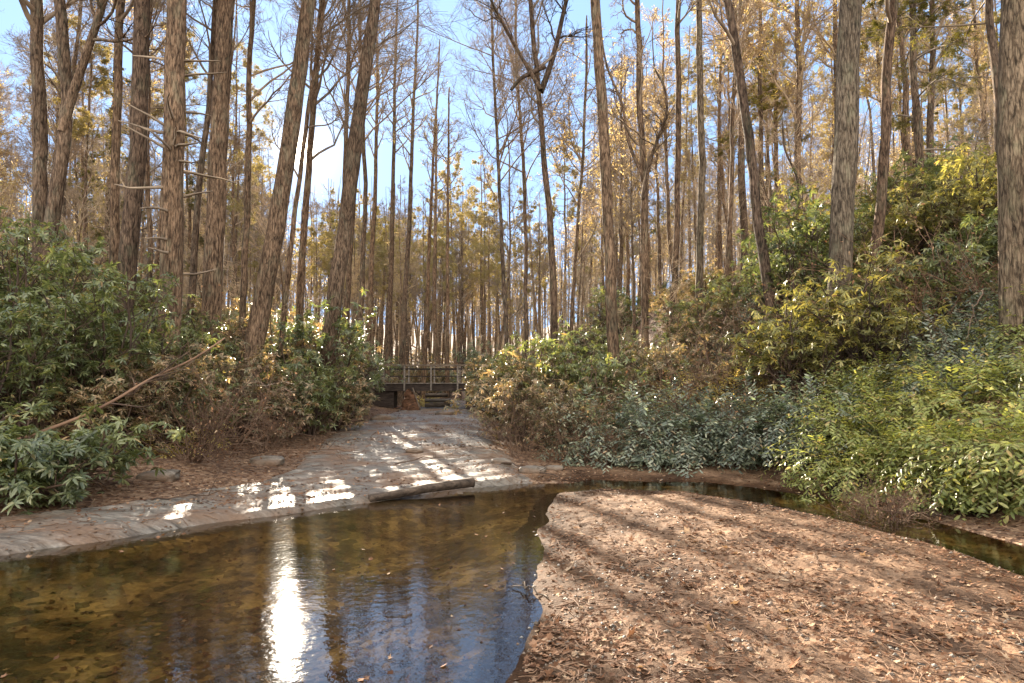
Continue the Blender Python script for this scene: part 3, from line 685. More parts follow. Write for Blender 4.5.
for x, y in spots + extra:
    px = x / y * F + 512
    u = rng.random()
    if px > 520: kind = 'bare' if u < .42 else 'tan' if u < .68 else 'pine' if u < .85 else 'gold' if u < .93 else 'green'
    else: kind = 'bare' if u < .55 else 'tan' if u < .65 else 'pine' if u < .88 else 'gold' if u < .97 else 'green'
    if 5 <= x - (2 - .316 * (y - 7)) < 12 and y < 50: kind = 'bare'
    big = 1.28 if (x, y) in extra and y > 55 else 1.0
    if (x, y) in extra: kind = 'pine' if (y < 55 or u < .4) else 'bare'
    L = BG[kind]; l, g = BGL[kind]
    pi = L[rng.integers(len(L))]; sc_ = big * rng.uniform(.75, 1.12); c_ = x + .316 * y
    if 10.5 <= c_ < 17 and y < 75 and rng.random() < .75: sc_ = min(sc_, max(.5, (.35 * (y - 12) + 1.2 - hz(x, y)) / 20))
    if -3.5 < c_ < 10.5:   # trees down-sun of the clearing stay low enough to let the sun through
        top = .334 * 1.049 * (y - 9) - .5 - hz(x, y); Hp = max(v.co.z for v in PROTO[pi][0].children[0].data.vertices)
        if top / Hp < sc_: sc_ = top / Hp
        if sc_ < .42: continue
    place(pi, x, y, sc_, rng.uniform(0, 6.28), where(l, px, y, 45, 'nearer', 'farther'), 'tree', g, tilt=(rng.normal(0, .03), rng.normal(0, .035)))
def sap_proto(seed, H):
    rng = np.random.default_rng(seed); P, R = std_trunk(rng, H, .035, .35, 6, 16)
    P1, R1 = spawn(rng, P, R, 16, .2, .98, 45, 10, H * .26, .5, 8, .12, .06, .5, False, .007, .3); P2, R2 = spawn(rng, P1, R1, 7, .15, 1, 40, 12, .45, .6, 5, .14, .05, .3, True, .005, .5)
    P3, R3 = spawn(rng, P2, R2, 5, .15, 1, 38, 12, .55, .7, 4, .14, .04, .3, True, .004, .6)
    return proto('bare_sapling', [('trunk', tubes(P, R, 7, .05, seed), 'bark'), ('crown', join([tubes(P1, R1, 4), tubes(P2, R2, 3), tubes(P3, R3, 3)]), 'twig_warm')])
SP = [sap_proto(141, 6.0), sap_proto(142, 8.0), sap_proto(143, 5.0)]
for i in range(90):
    y = 17 + 33 * rng.random(); px = rng.choice([rng.uniform(-60, 360), rng.uniform(500, 1090)]); x = (px - 512) / F * y
    if -6.5 < x < .3: continue
    place(SP[rng.integers(3)], x, y, rng.uniform(.7, 1.2), rng.uniform(0, 6.28), where('thin bare sapling', px, y, 32, 'nearer', 'farther'), 'sapling', 'saplings among the bushes', tilt=(rng.normal(0, .08), rng.normal(0, .1)))
# far wood that reads as one mass
def far_wood():
    rng = np.random.default_rng(9); parts = []; n = 800
    ang = np.radians(rng.uniform(-50, 50, n)); r = rng.uniform(85, 170, n)
    X = r * np.sin(ang); Y = r * np.cos(ang); Z = height(X, Y); H = rng.uniform(14, 24, n)
    k = 6; t = np.linspace(0, 1, k)
    P = np.stack([X[:, None] + np.cumsum(rng.normal(0, .25, (n, k)), 1), Y[:, None] + 0 * t, Z[:, None] + H[:, None] * t], -1)
    R = .17 * (1 - .8 * t)[None] * np.ones((n, 1))
    P1, R1 = spawn(rng, P, R, 16, .12, 1, 42, 12, 3.4, .4, 5, .12, .08, .5, False, .03, .4)
    P2, R2 = spawn(rng, P1, R1, 8, .1, 1, 40, 12, .55, .5, 4, .14, .05, .3, True, .018, .5)
    g = join([tubes(P, R, 5), tubes(P1, R1, 3), tubes(P2, R2, 3)])
    o = link('far_wood', mesh_np('far_wood', g[0], g[1], g[2], M['twig_warm'])); tag(o, 'distant leafless wood closing the view beyond the footbridge', 'woodland', None, 'stuff')
    T = P2[rng.random(len(P2)) < .5]; pos = T[:, -1] + rng.normal(0, .3, (len(T), 3)); m = len(pos)
    g = leaves(rng, pos, rng.normal(size=(m, 3)), unit(rng.normal(size=(m, 3))), .35 * rng.uniform(.5, 1, m), .16 * np.ones(m), 0, 0, False)
    o = link('far_leaves', mesh_np('far_leaves', g[0], g[1], g[2], M['tan'], True, g[3])); tag(o, 'dry tan leaves still hanging in the distant wood', 'foliage', None, 'stuff')
far_wood()

# ------------------------------------------------------------------ shrubs
def rhodo(seed, H=2.4, W=1.3, mat='rhodo', n1=11, k2=6, k3=5, Ll=.125, per=8):
    rng = np.random.default_rng(seed)
    a = rng.uniform(0, 6.28, n1) ; e = rng.uniform(.15, 1.0, n1)
    d = unit(np.stack([np.cos(a) * e * W / H * 1.3, np.sin(a) * e * W / H * 1.3, np.ones(n1)], 1)); p = np.stack([np.cos(a) * .15, np.sin(a) * .15, 0 * a], 1)
    out = [p]; L = H * rng.uniform(.6, 1.0, n1)
    for j in range(7):
        d = unit(d + rng.normal(0, .16, d.shape) + [0, 0, .02]); p = p + d * (L / 7)[:, None]; out.append(p)
    P = np.stack(out, 1); R = np.linspace(.028, .010, 8)[None] * np.ones((n1, 1))
    P2, R2 = spawn(rng, P, R, k2, .22, 1, 50, 14, .42, .6, 6, .16, .05, .25, True, .006, .5)
    P3, R3 = spawn(rng, P2, R2, k3, .2, 1, 48, 14, .50, .6, 4, .14, .08, .2, True, .004, .6)
    P2b, R2b = spawn(rng, P, R, 5, .1, .6, 65, 14, .4, .5, 6, .2, -.02, .25, True, .005, .5)
    st = join([tubes(P, R, 6), tubes(P2, R2, 4), tubes(P3, R3, 3), tubes(P2b, R2b, 3)])
    tip = np.concatenate([P3[:, -1], P2[:, -1], P[:, -1], P2b[:, -1], P3[:, 2][rng.random(len(P3)) < .4]]); n = len(tip)
    td = unit(np.array([0, 0, 1.]) + rng.normal(0, .45, (n, 3)))
    ph = rng.uniform(0, 6.28, n)[:, None] + np.arange(per)[None] / per * 6.283 + rng.normal(0, .2, (n, per))
    rv = unit(np.cross(td, rng.normal(size=(n, 3)))); rw = np.cross(td, rv)
    rad = rv[:, None] * np.cos(ph)[..., None] + rw[:, None] * np.sin(ph)[..., None]
    dr = rng.uniform(-.45, .35, (n, per))[..., None]
    dd = unit(rad + td[:, None] * dr).reshape(-1, 3); up = np.repeat(td, per, 0)
    LL = Ll * rng.uniform(.65, 1.2, n * per)
    lf = leaves(rng, np.repeat(tip, per, 0), dd, up, LL, LL * .30, .28, .16, True)
    lf = (lf[0], lf[1], lf[2], np.clip(lf[3] * .6 + .4 * np.repeat(np.repeat(rng.random(n), per), 8), 0, 1))
    return proto('rhododendron_bush' , [('stems', st, 'stem'), ('foliage', lf, mat)])
def dog(seed, mat='dog', H=1.1, ns=110, Ll=.10, name='doghobble_bush'):
    rng = np.random.default_rng(seed)
    a = rng.uniform(0, 6.28, ns); e = rng.uniform(.25, 1.5, ns)
    d = unit(np.stack([np.cos(a) * e, np.sin(a) * e, np.ones(ns) * 1.2], 1)); p = np.stack([np.cos(a), np.sin(a), 0 * a], 1) * rng.uniform(0, .35, ns)[:, None]
    L = H * rng.uniform(.7, 1.5, ns); out = [p]; n = 11
    for j in range(n - 1):
        d = unit(d + rng.normal(0, .05, d.shape) + [0, 0, -.13 - .02 * j]); p = p + d * (L / (n - 1))[:, None]; out.append(p)
    P = np.stack(out, 1); P[..., 2] = np.maximum(P[..., 2], 0.02); R = np.linspace(.006, .002, n)[None] * np.ones((ns, 1))
    P2, R2 = spawn(rng, P, R, 4, .25, .85, 40, 10, .4, .7, 6, .08, -.08, .3, True, .002, .6)
    st = join([tubes(P, R, 4), tubes(P2, R2, 3)])
    gs = []
    for T, k in ((P, 22), (P2, 11)):
        m = T.shape[1]; f = np.linspace(.22, 1, k) * (m - 1); i = np.clip(f.astype(int), 0, m - 2); fr = (f - i)[None, :, None]
        pos = (T[:, i] * (1 - fr) + T[:, i + 1] * fr); dd = unit(T[:, i + 1] - T[:, i])
        side = unit(np.cross(dd, [0, 0, 1.])) * np.where(np.arange(k) % 2, 1, -1)[None, :, None]
        pos = pos.reshape(-1, 3); dl = (dd * .7 + side).reshape(-1, 3) + rng.normal(0, .18, (len(pos), 3)); up = unit(np.cross(side, dd).reshape(-1, 3) * 1.0 + 0); up = np.where(up[:, 2:3] < 0, -up, up) + rng.normal(0, .25, (len(pos), 3))
        LL = Ll * rng.uniform(.65, 1.2, len(pos))
        gs.append(leaves(rng, pos, dl, up, LL, LL * .34, .22, .14, True))
    return proto(name, [('stems', st, 'stem'), ('foliage', join(gs), mat)])
RH = [rhodo(201), rhodo(202, 2.2, 1.5), rhodo(203, 2.7, 1.2)]
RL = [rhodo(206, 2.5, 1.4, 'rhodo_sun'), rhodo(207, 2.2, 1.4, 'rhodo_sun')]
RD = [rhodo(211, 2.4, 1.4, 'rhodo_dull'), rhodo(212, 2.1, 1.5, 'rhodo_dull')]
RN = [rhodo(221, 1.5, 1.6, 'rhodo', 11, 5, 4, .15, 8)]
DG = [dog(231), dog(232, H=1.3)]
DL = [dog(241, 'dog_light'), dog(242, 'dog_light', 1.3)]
srng = np.random.default_rng(77)
def shrub(lst, px, D, s, label, group=None, cat='bush', sxy=None):
    x = (px - 512) / F * D
    return place(lst[srng.integers(len(lst))], x, D, s, srng.uniform(0, 6.28), label, cat, group, dz=-.05, tilt=(srng.normal(0, .08), srng.normal(0, .08)), sxy=sxy)
GL = 'rhododendrons on the left bank'; GR = 'bushes along the right bank'
front = [
 (RN, 8, 8.3, .85, 'glossy large leaved rhododendron at the left edge, overhanging the rock', GL), (RN, 62, 8.9, .9, 'low rhododendron with big blue green leaves above the leaf littered shore', GL),
 (RH, -30, 9.8, .95, 'rhododendron cut off by the left edge of the picture', GL), (RH, 40, 10.6, .85, 'tall rhododendron directly behind the two low ones at left', GL),
 (RD, 105, 11.2, .75, 'brown tinged bush under the fallen pole on the left bank', GL), (RD, 150, 12.0, .75, 'dull olive bush crossed by the middle of the fallen pole', GL),
 (RH, 190, 13.3, .75, 'green rhododendron under the upper end of the fallen pole', GL), (RD, 228, 14.6, .95, 'brownish bush at the foot of the thick trunk', GL),
 (RD, 262, 15.6, .95, 'pale sunlit bush at the foot of the big leaning trunk', GL), (RH, 292, 16.6, 1.0, 'low green bush between the two leaning trunks', GL),
 (RH, 310, 17.8, .95, 'green rhododendron at the foot of the leaning trunk by the rock slide', GL), (RD, 334, 20.0, .95, 'rounded bush right of the leaning trunk on the bank', GL),
 (RH, 340, 24.0, .85, 'bush beside the stream just before the footbridge, left side', GL), (RD, 350, 28.5, .8, 'bush hiding the left end of the footbridge', GL),
 (RH, 505, 27.5, 1.0, 'bush hiding the right end of the footbridge', GR), (RD, 521, 21.5, 1.15, 'yellowish bush on the right side of the stony stream', GR), (RD, 526, 17.5, 1.0, 'olive bush at the right edge of the wet rock', GR),
 (RD, 528, 14.8, .72, 'rounded olive bush overhanging the pool corner', GR), (RD, 568, 14.2, .72, 'twiggy bush with dry leaves beneath, right of the pool corner', GR), (RH, 545, 17.0, 1.0, 'tall rhododendron above the rounded olive bush', GR),
 (RH, 600, 16.2, .95, 'tall dark rhododendron under the clean trunk', GR), (DG, 612, 13.9, 1.0, 'blue green doghobble at the left end of the doghobble bank', GR), (DG, 655, 13.6, 1.05, 'blue green doghobble second from the left end of its bank', GR),
 (DG, 700, 13.5, 1.05, 'blue green doghobble in the middle of the bank over the reddish sand', GR), (DG, 745, 13.2, 1.05, 'blue green doghobble under the dark leaning trunk', GR), (DG, 790, 12.6, 1.0, 'blue green doghobble at the right end of the reddish sand', GR),
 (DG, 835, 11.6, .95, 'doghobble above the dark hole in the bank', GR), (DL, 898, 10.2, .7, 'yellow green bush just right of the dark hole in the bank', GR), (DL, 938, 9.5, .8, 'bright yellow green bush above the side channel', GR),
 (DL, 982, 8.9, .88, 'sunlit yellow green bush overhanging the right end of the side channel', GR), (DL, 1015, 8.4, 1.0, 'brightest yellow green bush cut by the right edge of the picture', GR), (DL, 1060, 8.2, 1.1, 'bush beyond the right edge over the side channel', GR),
]
for a in front: shrub(*a[:6])
# thickets behind: rows, copies share the description of their thicket
def thicket(n, region, lst, smin, smax, label, group, seed, mind=1.1, cat='bush'):
    r = np.random.default_rng(seed); pts = []
    t = 0
    while len(pts) < n and t < 4000:
        t += 1; px = r.uniform(region[0], region[1]); y = r.uniform(region[2], region[3]); x = (px - 512) / F * y
        if -5.6 < x < -.6 and y > 11 and y < 34: continue
        if any((x - a) ** 2 + (y - b) ** 2 < mind ** 2 for a, b in pts): continue
        pts.append((x, y))
        place(lst[r.integers(len(lst))], x, y, r.uniform(smin, smax), r.uniform(0, 6.28), where(label, px, y, (region[2] + region[3]) / 2, 'lower', 'upper'), cat, group, dz=-.08, tilt=(r.normal(0, .08), r.normal(0, .08)))
thicket(26, (-80, 190, 11.5, 20), RH + RD, .75, 1.1, 'rhododendron on the left slope', 'thicket on the left slope', 301)
thicket(24, (180, 350, 18.5, 28), RD + RH, .9, 1.25, 'rhododendron behind the left bank', 'thicket among the leaning trunks', 302, 1.2)
thicket(24, (515, 720, 16, 27), RH + RD + RD, .65, .95, 'rhododendron under the middle trunks', 'thicket beneath the middle trunks', 303, 1.2)
thicket(20, (640, 880, 14.2, 19), DG + DG + RH + RD, .6, .85, 'dark bush above the doghobble bank', 'bushes above the doghobble bank', 304, 1.0)
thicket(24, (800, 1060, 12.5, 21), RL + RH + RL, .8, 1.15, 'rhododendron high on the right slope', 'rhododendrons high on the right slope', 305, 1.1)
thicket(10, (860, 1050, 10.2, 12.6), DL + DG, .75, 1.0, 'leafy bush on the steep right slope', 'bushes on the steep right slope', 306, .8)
thicket(70, (230, 780, 31, 75), RD + RH, .8, 1.3, 'dim undergrowth bush beyond the footbridge', 'far undergrowth', 307, 1.8)

def brush(seed, H=1.6, n1=16, mat='wood_old'):
    rng = np.random.default_rng(seed)
    a = rng.uniform(0, 6.28, n1); d = unit(np.stack([np.cos(a) * .8, np.sin(a) * .8, rng.uniform(.3, 1.4, n1)], 1)); p = np.stack([np.cos(a) * .1, np.sin(a) * .1, 0 * a], 1); out = [p]
    L = H * rng.uniform(.6, 1.2, n1)
    for j in range(8): d = unit(d + rng.normal(0, .17, d.shape)); p = p + d * (L / 8)[:, None]; out.append(p)
    P = np.stack(out, 1); R = np.linspace(.011, .004, 9)[None] * np.ones((n1, 1))
    P2, R2 = spawn(rng, P, R, 6, .2, 1, 45, 12, .5, .7, 6, .2, 0, .3, True, .003, .5); P3, R3 = spawn(rng, P2, R2, 4, .2, 1, 40, 12, .5, .7, 4, .2, 0, .3, True, .0022, .6)
    g = join([tubes(P, R, 5), tubes(P2, R2, 3), tubes(P3, R3, 3)])
    T = P3[rng.random(len(P3)) < .35]; m = len(T)
    lf = leaves(rng, T[:, -1], rng.normal(size=(m, 3)) + [0, 0, -.6], unit(rng.normal(size=(m, 3))), 0.055 * rng.uniform(.6, 1.3, m), .026 * np.ones(m), .3, .3, True)
    return proto('dry_brush', [('stems', g, 'brush'), ('foliage', lf, 'litter')])
BR = [brush(251), brush(252, 2.0), brush(253, 1.3, 22)]
GBU = [dog(261, 'gold', .9, 45, .07, 'golden_bush')]
for px, D, sc_, lb in [(735, 15.2, 1.2, 'bush with golden yellow leaves below the slender middle trunks'), (425, 33.5, .8, 'small golden bush just beyond the footbridge'), (690, 16.5, 1.2, 'golden leaved bush left of the other golden bush under the middle trunks'),
                       (840, 11.9, .7, 'small dry golden bush beside the dark hole in the right bank'), (175, 12.6, .9, 'orange tinged bush halfway up the left bank')]:
    shrub(GBU, px, D, sc_, lb, 'golden leaved bushes')
def brushes(n, reg, seed, label, group, s0=.8, s1=1.3):
    r = np.random.default_rng(seed)
    for i in range(n):
        y = r.uniform(reg[2], reg[3]); px = r.uniform(reg[0], reg[1]); x = (px - 512) / F * y
        place(BR[r.integers(3)], x, y, r.uniform(s0, s1), r.uniform(0, 6.28), where(label, px, y, (reg[2] + reg[3]) / 2, 'nearer', 'farther'), 'dry brush', group)
brushes(9, (80, 330, 11.0, 17), 601, 'tangle of dead brown twigs', 'dead brush on the left bank')
brushes(6, (510, 620, 12.9, 14.2), 602, 'dead twigs at the water side', 'dead brush by the pool corner', .5, .8)
brushes(10, (620, 850, 13, 18), 603, 'dead twigs in the doghobble bank', 'dead brush in the doghobble', .8, 1.3)
brushes(5, (860, 1040, 8.2, 9.6), 604, 'tangled dead twigs under the right bank', 'dead brush under the right bank', .4, .6)
brushes(4, (800, 1050, 12, 18), 605, 'dead twigs on the right slope', 'dead brush on the right slope', 1.0, 1.6)

def undergrowth():
    rng = np.random.default_rng(19); n = 900
    a = np.radians(rng.uniform(-44, 44, n)); r = rng.uniform(50, 125, n); X = r * np.sin(a); Y = r * np.cos(a); Z = height(X, Y); k = 60
    p = np.stack([X, Y, Z], 1)[:, None] + rng.normal(0, 1, (n, k, 3)) * [1.0, 1.0, .5] + [0, 0, .5]
    p = p.reshape(-1, 3); m = len(p)
    g = leaves(rng, p, rng.normal(size=(m, 3)), unit(rng.normal(size=(m, 3))), .35 * rng.uniform(.5, 1.2, m), .16 * np.ones(m), .2, .2, False)
    tag(link('far_undergrowth', mesh_np('far_undergrowth', g[0], g[1], g[2], M['rhodo_dull'], True, g[3])), 'low undergrowth covering the ground of the distant wood', 'undergrowth', None, 'stuff')
undergrowth()

# ------------------------------------------------------------------ leaf litter
def oak_leaves(rng, X, Y, Z, S, curl=1.0):
    n = len(X); k = 12
    rad = np.array([1.0, .42, .80, .40, .62, .34, .5, .34, .62, .40, .80, .42])
    an = np.arange(k) / k * 6.283
    base = np.stack([np.cos(an) * rad, np.sin(an) * rad * .75], 1)
    rot = rng.uniform(0, 6.28, n); c, s = np.cos(rot), np.sin(rot)
    L = base[None] * (1 + rng.normal(0, .08, (n, k, 1)))
    x = L[..., 0]; y = L[..., 1]; 
    cu = rng.uniform(-.2, .6, n)[:, None] * curl; cv = rng.normal(0, .3, n)[:, None]
    z = cu * y * y * 1.1 + cv * x * y + rng.uniform(-.1, .5, n)[:, None] * x * x * .6
    tx = rng.normal(0, .25, n)[:, None]; ty = rng.normal(0, .25, n)[:, None]
    z = z + tx * x + ty * y
    px = (x * c[:, None] - y * s[:, None]) * S[:, None] + X[:, None]; py = (x * s[:, None] + y * c[:, None]) * S[:, None] + Y[:, None]; pz = z * S[:, None] + Z[:, None]
    ctr = np.stack([X, Y, Z], 1)[:, None]
    V = np.concatenate([ctr, np.stack([px, py, pz], -1)], 1).reshape(-1, 3)
    b = (np.arange(n) * (k + 1))[:, None, None]
    T = np.array([[0, 1 + i, 1 + (i + 1) % k] for i in range(k)])[None] + b
    return V, None, T.reshape(-1, 3), np.repeat(rng.uniform(0, 1, n) ** 1.15, k + 1)
def scatter(n, rmin, rmax, amin, amax, seed):
    rng = np.random.default_rng(seed)
    th = np.radians(rng.uniform(amin, amax, n)); r = rmin * (rmax / rmin) ** rng.random(n)
    return r * np.sin(th), r * np.cos(th), rng
X, Y, rng = scatter(110000, 2.0, 30, -48, 48, 401)
zn = zones(X, Y); H_ = height(X, Y); clump = fbm(X * .9, Y * .9, 0, 3, 88); r_ = np.hypot(X, Y)
pr = np.select([zn == 0, zn == 1, zn == 2, zn == 3], [.95, .16 + .75 * (clump > .03), .35 + .6 * (clump > .0), .0])
keep = (rng.random(len(X)) < pr) & (H_ > .004)
X, Y, H_ = X[keep], Y[keep], H_[keep]; S = rng.uniform(.014, .042, len(X)) * (1 + .5 * (rng.random(len(X)) < .08)) * (1 + (np.hypot(X, Y) > 14) * .5)
g = oak_leaves(rng, X, Y, H_ + .006, S)
tag(link('leaf_litter', mesh_np('leaf_litter', g[0], None, g[2], M['litter'], False, g[3])), 'layer of small dry brown leaves over sand, rock and banks', 'fallen leaves', None, 'stuff')
lr = np.random.default_rng(431)
LV = []
for i in range(6):
    g = oak_leaves(lr, np.zeros(1), np.zeros(1), np.zeros(1), np.array([.055]), 1.2); LV.append(mesh_np('fallen_leaf', g[0], None, g[2], M['litter'], False, .35 + .65 * lr.random() + 0 * g[3]))
for i in range(90):
    th = math.radians(lr.uniform(-6, 36)); r = 3.6 * (8.5 / 3.6) ** lr.random(); x = r * math.sin(th); y = r * math.cos(th); z = hz(x, y)
    if z < .01 or int(zones(np.array([x]), np.array([y]))[0]) != 2: continue
    o = link('fallen_leaf', LV[lr.integers(6)], None, (x, y, z + .012)); k = lr.uniform(.7, 1.35); o.scale = (k, k, k); o.rotation_euler = (lr.normal(0, .3), lr.normal(0, .3), lr.uniform(0, 6.28))
    tag(o, 'large dry lobed leaf lying on the sandbar', 'leaf', 'large fallen leaves on the sandbar')
# floating leaves, twigs and pebbles
X, Y, rng = scatter(260, 2.8, 11, -44, 6, 441); zn = zones(X, Y); k = (height(X, Y) < -.03) & ((fbm(X * .8, Y * .8, 0, 2, 5) > .0) | (height(X, Y) > -.12))
g = oak_leaves(rng, X[k], Y[k], 0 * X[k] + .004, rng.uniform(.02, .045, k.sum()), .25)
tag(link('floating_leaves', mesh_np('floating_leaves', g[0], None, g[2], M['litter'], False, g[3])), 'small dead leaves floating on the pool', 'fallen leaves', None, 'stuff')
X, Y, rng = scatter(5200, 2.6, 16, -46, 46, 442); zn = zones(X, Y); H_ = height(X, Y); k = (zn != 3) & (H_ > .01); X, Y, H_ = X[k], Y[k], H_[k]; n = len(X)
an = rng.uniform(0, 6.28, n); L = rng.uniform(.03, .22, n) ** 1.0; u_ = np.linspace(-.5, .5, 4)[None]
PX = X[:, None] + np.cos(an)[:, None] * L[:, None] * u_ + rng.normal(0, .006, (n, 4)); PY = Y[:, None] + np.sin(an)[:, None] * L[:, None] * u_ + rng.normal(0, .006, (n, 4))
P = np.stack([PX, PY, height(PX, PY) + .006 + rng.uniform(0, .012, (n, 4))], -1); g = tubes(P, np.ones((n, 4)) * rng.uniform(.0015, .0045, n)[:, None], 4)
tag(link('twig_debris', mesh_np('twig_debris', g[0], g[1], None, M['brush'])), 'small broken twigs strewn over sand, rock and banks', 'twigs', None, 'stuff')
X, Y, rng = scatter(9000, 2.6, 14, -20, 44, 443); zn = zones(X, Y); H_ = height(X, Y); k = (zn == 2) & (fbm(X * 1.2, Y * 1.2, 4, 3, 61) > -.05) | ((H_ > -.06) & (H_ < .015) & (zn != 0)); X, Y, H_ = X[k], Y[k], H_[k]; n = len(X)
oc = np.array([[1, 0, 0], [0, 1, 0], [-1, 0, 0], [0, -1, 0], [.7, .7, .0], [-.7, .7, 0], [-.7, -.7, 0], [.7, -.7, 0], [0, 0, .7], [0, 0, -.7]], float)
S = (rng.uniform(.12, 1, n) ** 3 * .020 + .004)[:, None, None]; rt = rng.uniform(0, 6.28, n); V = oc[None] * rng.uniform(.6, 1.2, (n, 10, 1)) * S * rng.uniform(.7, 1.3, (n, 1, 3))
V = V + np.stack([X, Y, H_], 1)[:, None]; ring = [0, 4, 1, 5, 2, 6, 3, 7]; T = [[ring[i], ring[(i + 1) % 8], 8] for i in range(8)] + [[ring[(i + 1) % 8], ring[i], 9] for i in range(8)]
T = (np.array(T)[None] + (np.arange(n) * 10)[:, None, None]).reshape(-1, 3)
tag(link('pebbles', mesh_np('pebbles', V.reshape(-1, 3), None, T, M['rock'])), 'scattered small pebbles on the sandbar and shallows', 'pebbles', None, 'stuff')
# sunken leaves on the pool bed
X, Y, rng = scatter(9000, 2.5, 12, -48, 40, 402); zn = zones(X, Y); H_ = height(X, Y); k = (zn == 3) & (rng.random(len(X)) < .8)
g = oak_leaves(rng, X[k], Y[k], H_[k] + .01, rng.uniform(.025, .05, k.sum()), .4)
tag(link('sunken_leaves', mesh_np('sunken_leaves', g[0], None, g[2], M['litter'], False, g[3])), 'brown leaves lying under water on the pool bed', 'fallen leaves', None, 'stuff')

# ------------------------------------------------------------------ wood pieces, rocks, bridge
def capped(P, R, sides, lump=.0, seed=0):
    V, Q, _, _ = tubes(P[None], R[None], sides, lump, seed)
    n = P.shape[0]; c0 = len(V); V = np.concatenate([V, P[:1], P[-1:]])
    T = [[c0, (i + 1) % sides, i] for i in range(sides)] + [[c0 + 1, (n - 1) * sides + i, (n - 1) * sides + (i + 1) % sides] for i in range(sides)]
    return V, Q, np.array(T), None
def pole(pts, r0, r1, n=16, sides=8, lump=.06, seed=0): return capped(trunk_line(pts, n), np.linspace(r0, r1, n), sides, lump, seed)
def local(g, org): return (g[0] - org, g[1], g[2], g[3])
# log at the lip of the pool
a = np.array([-1.95, 9.45, .045]); b = np.array([-.60, 10.45, .12])
lg = pole([a, (a * 2 + b) / 3 + [0, .05, .0], (a + b) / 2 + [0, .03, .012], b], .055, .078, 22, 14, .30, 5)
root = empty('fallen_log', a); M['log'] = m_wood('wet_log', (.022, .016, .012), (.15, .11, .08)); link('log_body', mesh_np('log_body', *local(lg, a)[:3], M['log']), root)
d = unit(b - a); u = unit(np.cross(d, [0, 0, 1.])); w = np.cross(u, d); an = np.arange(14) / 14 * 6.283
end = b + d * .004 + (np.cos(an)[:, None] * u + np.sin(an)[:, None] * w) * .070
ev = np.concatenate([(b + d * .004)[None], end]); link('cut_end', mesh_np('cut_end', ev - a, None, [[0, 1 + (i + 1) % 14, 1 + i] for i in range(14)], M['wood_dark'], False), root)
tag(root, 'weathered log lying on the rock lip with its dark end over the pool', 'log')
# long fallen pole on the left bank
pts = [at(18, 440, 9.3), at(75, 420, 9.8), at(115, 401, 10.0), at(150, 378, 10.6), at(190, 362, 11), at(225, 338, 11.6)]; org = pts[0]
g = pole(pts, .026, .014, 20, 7, .12, 8); P = trunk_line(pts, 20)[None]; rr_ = np.linspace(.035, .018, 20)[None]
root = empty('fallen_branch', org); link('branch_pole', mesh_np('branch_pole', *local(g, org)[:3], M['brush']), root)
rng = np.random.default_rng(5); P2, R2 = spawn(rng, P, rr_, 9, .1, 1, 35, 12, .22, .5, 6, .15, .03, .3, True, .004, .4); P3, R3 = spawn(rng, P2, R2, 4, .2, 1, 40, 10, .5, .6, 4, .15, 0, .3, True, .0025, .5)
g = join([tubes(P2, R2, 4), tubes(P3, R3, 3)]); link('twigs', mesh_np('twigs', g[0] - org, g[1], None, M['stem']), root)
tag(root, 'long thin dead branch leaning diagonally across the left bank bushes', 'branch')
# sticks: (pixel a, pixel b, distances, radius, label)
sticks = [((548, 590), (512, 584), 5.2, 5.5, .008, 'small crooked stick stranded at the edge of the sandbar'), ((916, 306), (950, 345), 11.0, 10.5, .008, 'dead stick leaning on the right slope bushes'),
          ((925, 478), (935, 522), 8.6, 8.2, .012, 'upright dead stick in the undercut right bank'), ((955, 488), (1000, 500), 8.3, 8.0, .014, 'dead stick slanting over the right end of the channel'),
          ((890, 520), (960, 528), 8.5, 8.0, .010, 'thin dead stick lying in the side channel'), ((120, 490), (250, 470), 8.6, 9.4, .012, 'thin stick on the leaf littered left shore'),
          ((395, 470), (470, 455), 12.5, 13.5, .012, 'stick stranded on the wet rock slab'), ((500, 460), (560, 478), 12.6, 11.6, .014, 'twig pile stick at the corner of the pool'), ((982, 290), (966, 340), 9.5, 9.5, .008, 'thin upright stem on the right slope')]
for i, (a, b, d0, d1, r, lb) in enumerate(sticks):
    p0 = at(a[0], a[1], d0); p1 = at(b[0], b[1], d1)
    if i in (0, 4, 5, 6, 7):
        for p in (p0, p1): p[2] = max(hz(p[0], p[1]), 0) + r
    m = (p0 + p1) / 2 + [0.03, .02, .05]; rng = np.random.default_rng(500 + i); P = trunk_line([p0, m, p1], 12); P[1:-1] += rng.normal(0, .018, (10, 3)); P = P[None]; R = np.linspace(r, r * .5, 12)[None]; P2, R2 = spawn(rng, P, R, 5, .2, .95, 40, 12, .3, .55, 5, .15, .02, .3, True, .003, .5)
    g = join([capped(P[0], R[0], 6, .15, i), tubes(P2, R2, 4)])
    tag(link('stick', mesh_np('stick', g[0] - p0, g[1], g[2], M['stem'] if i != 0 else M['wood_old']), None, p0), lb, 'stick', 'dead sticks on the banks')
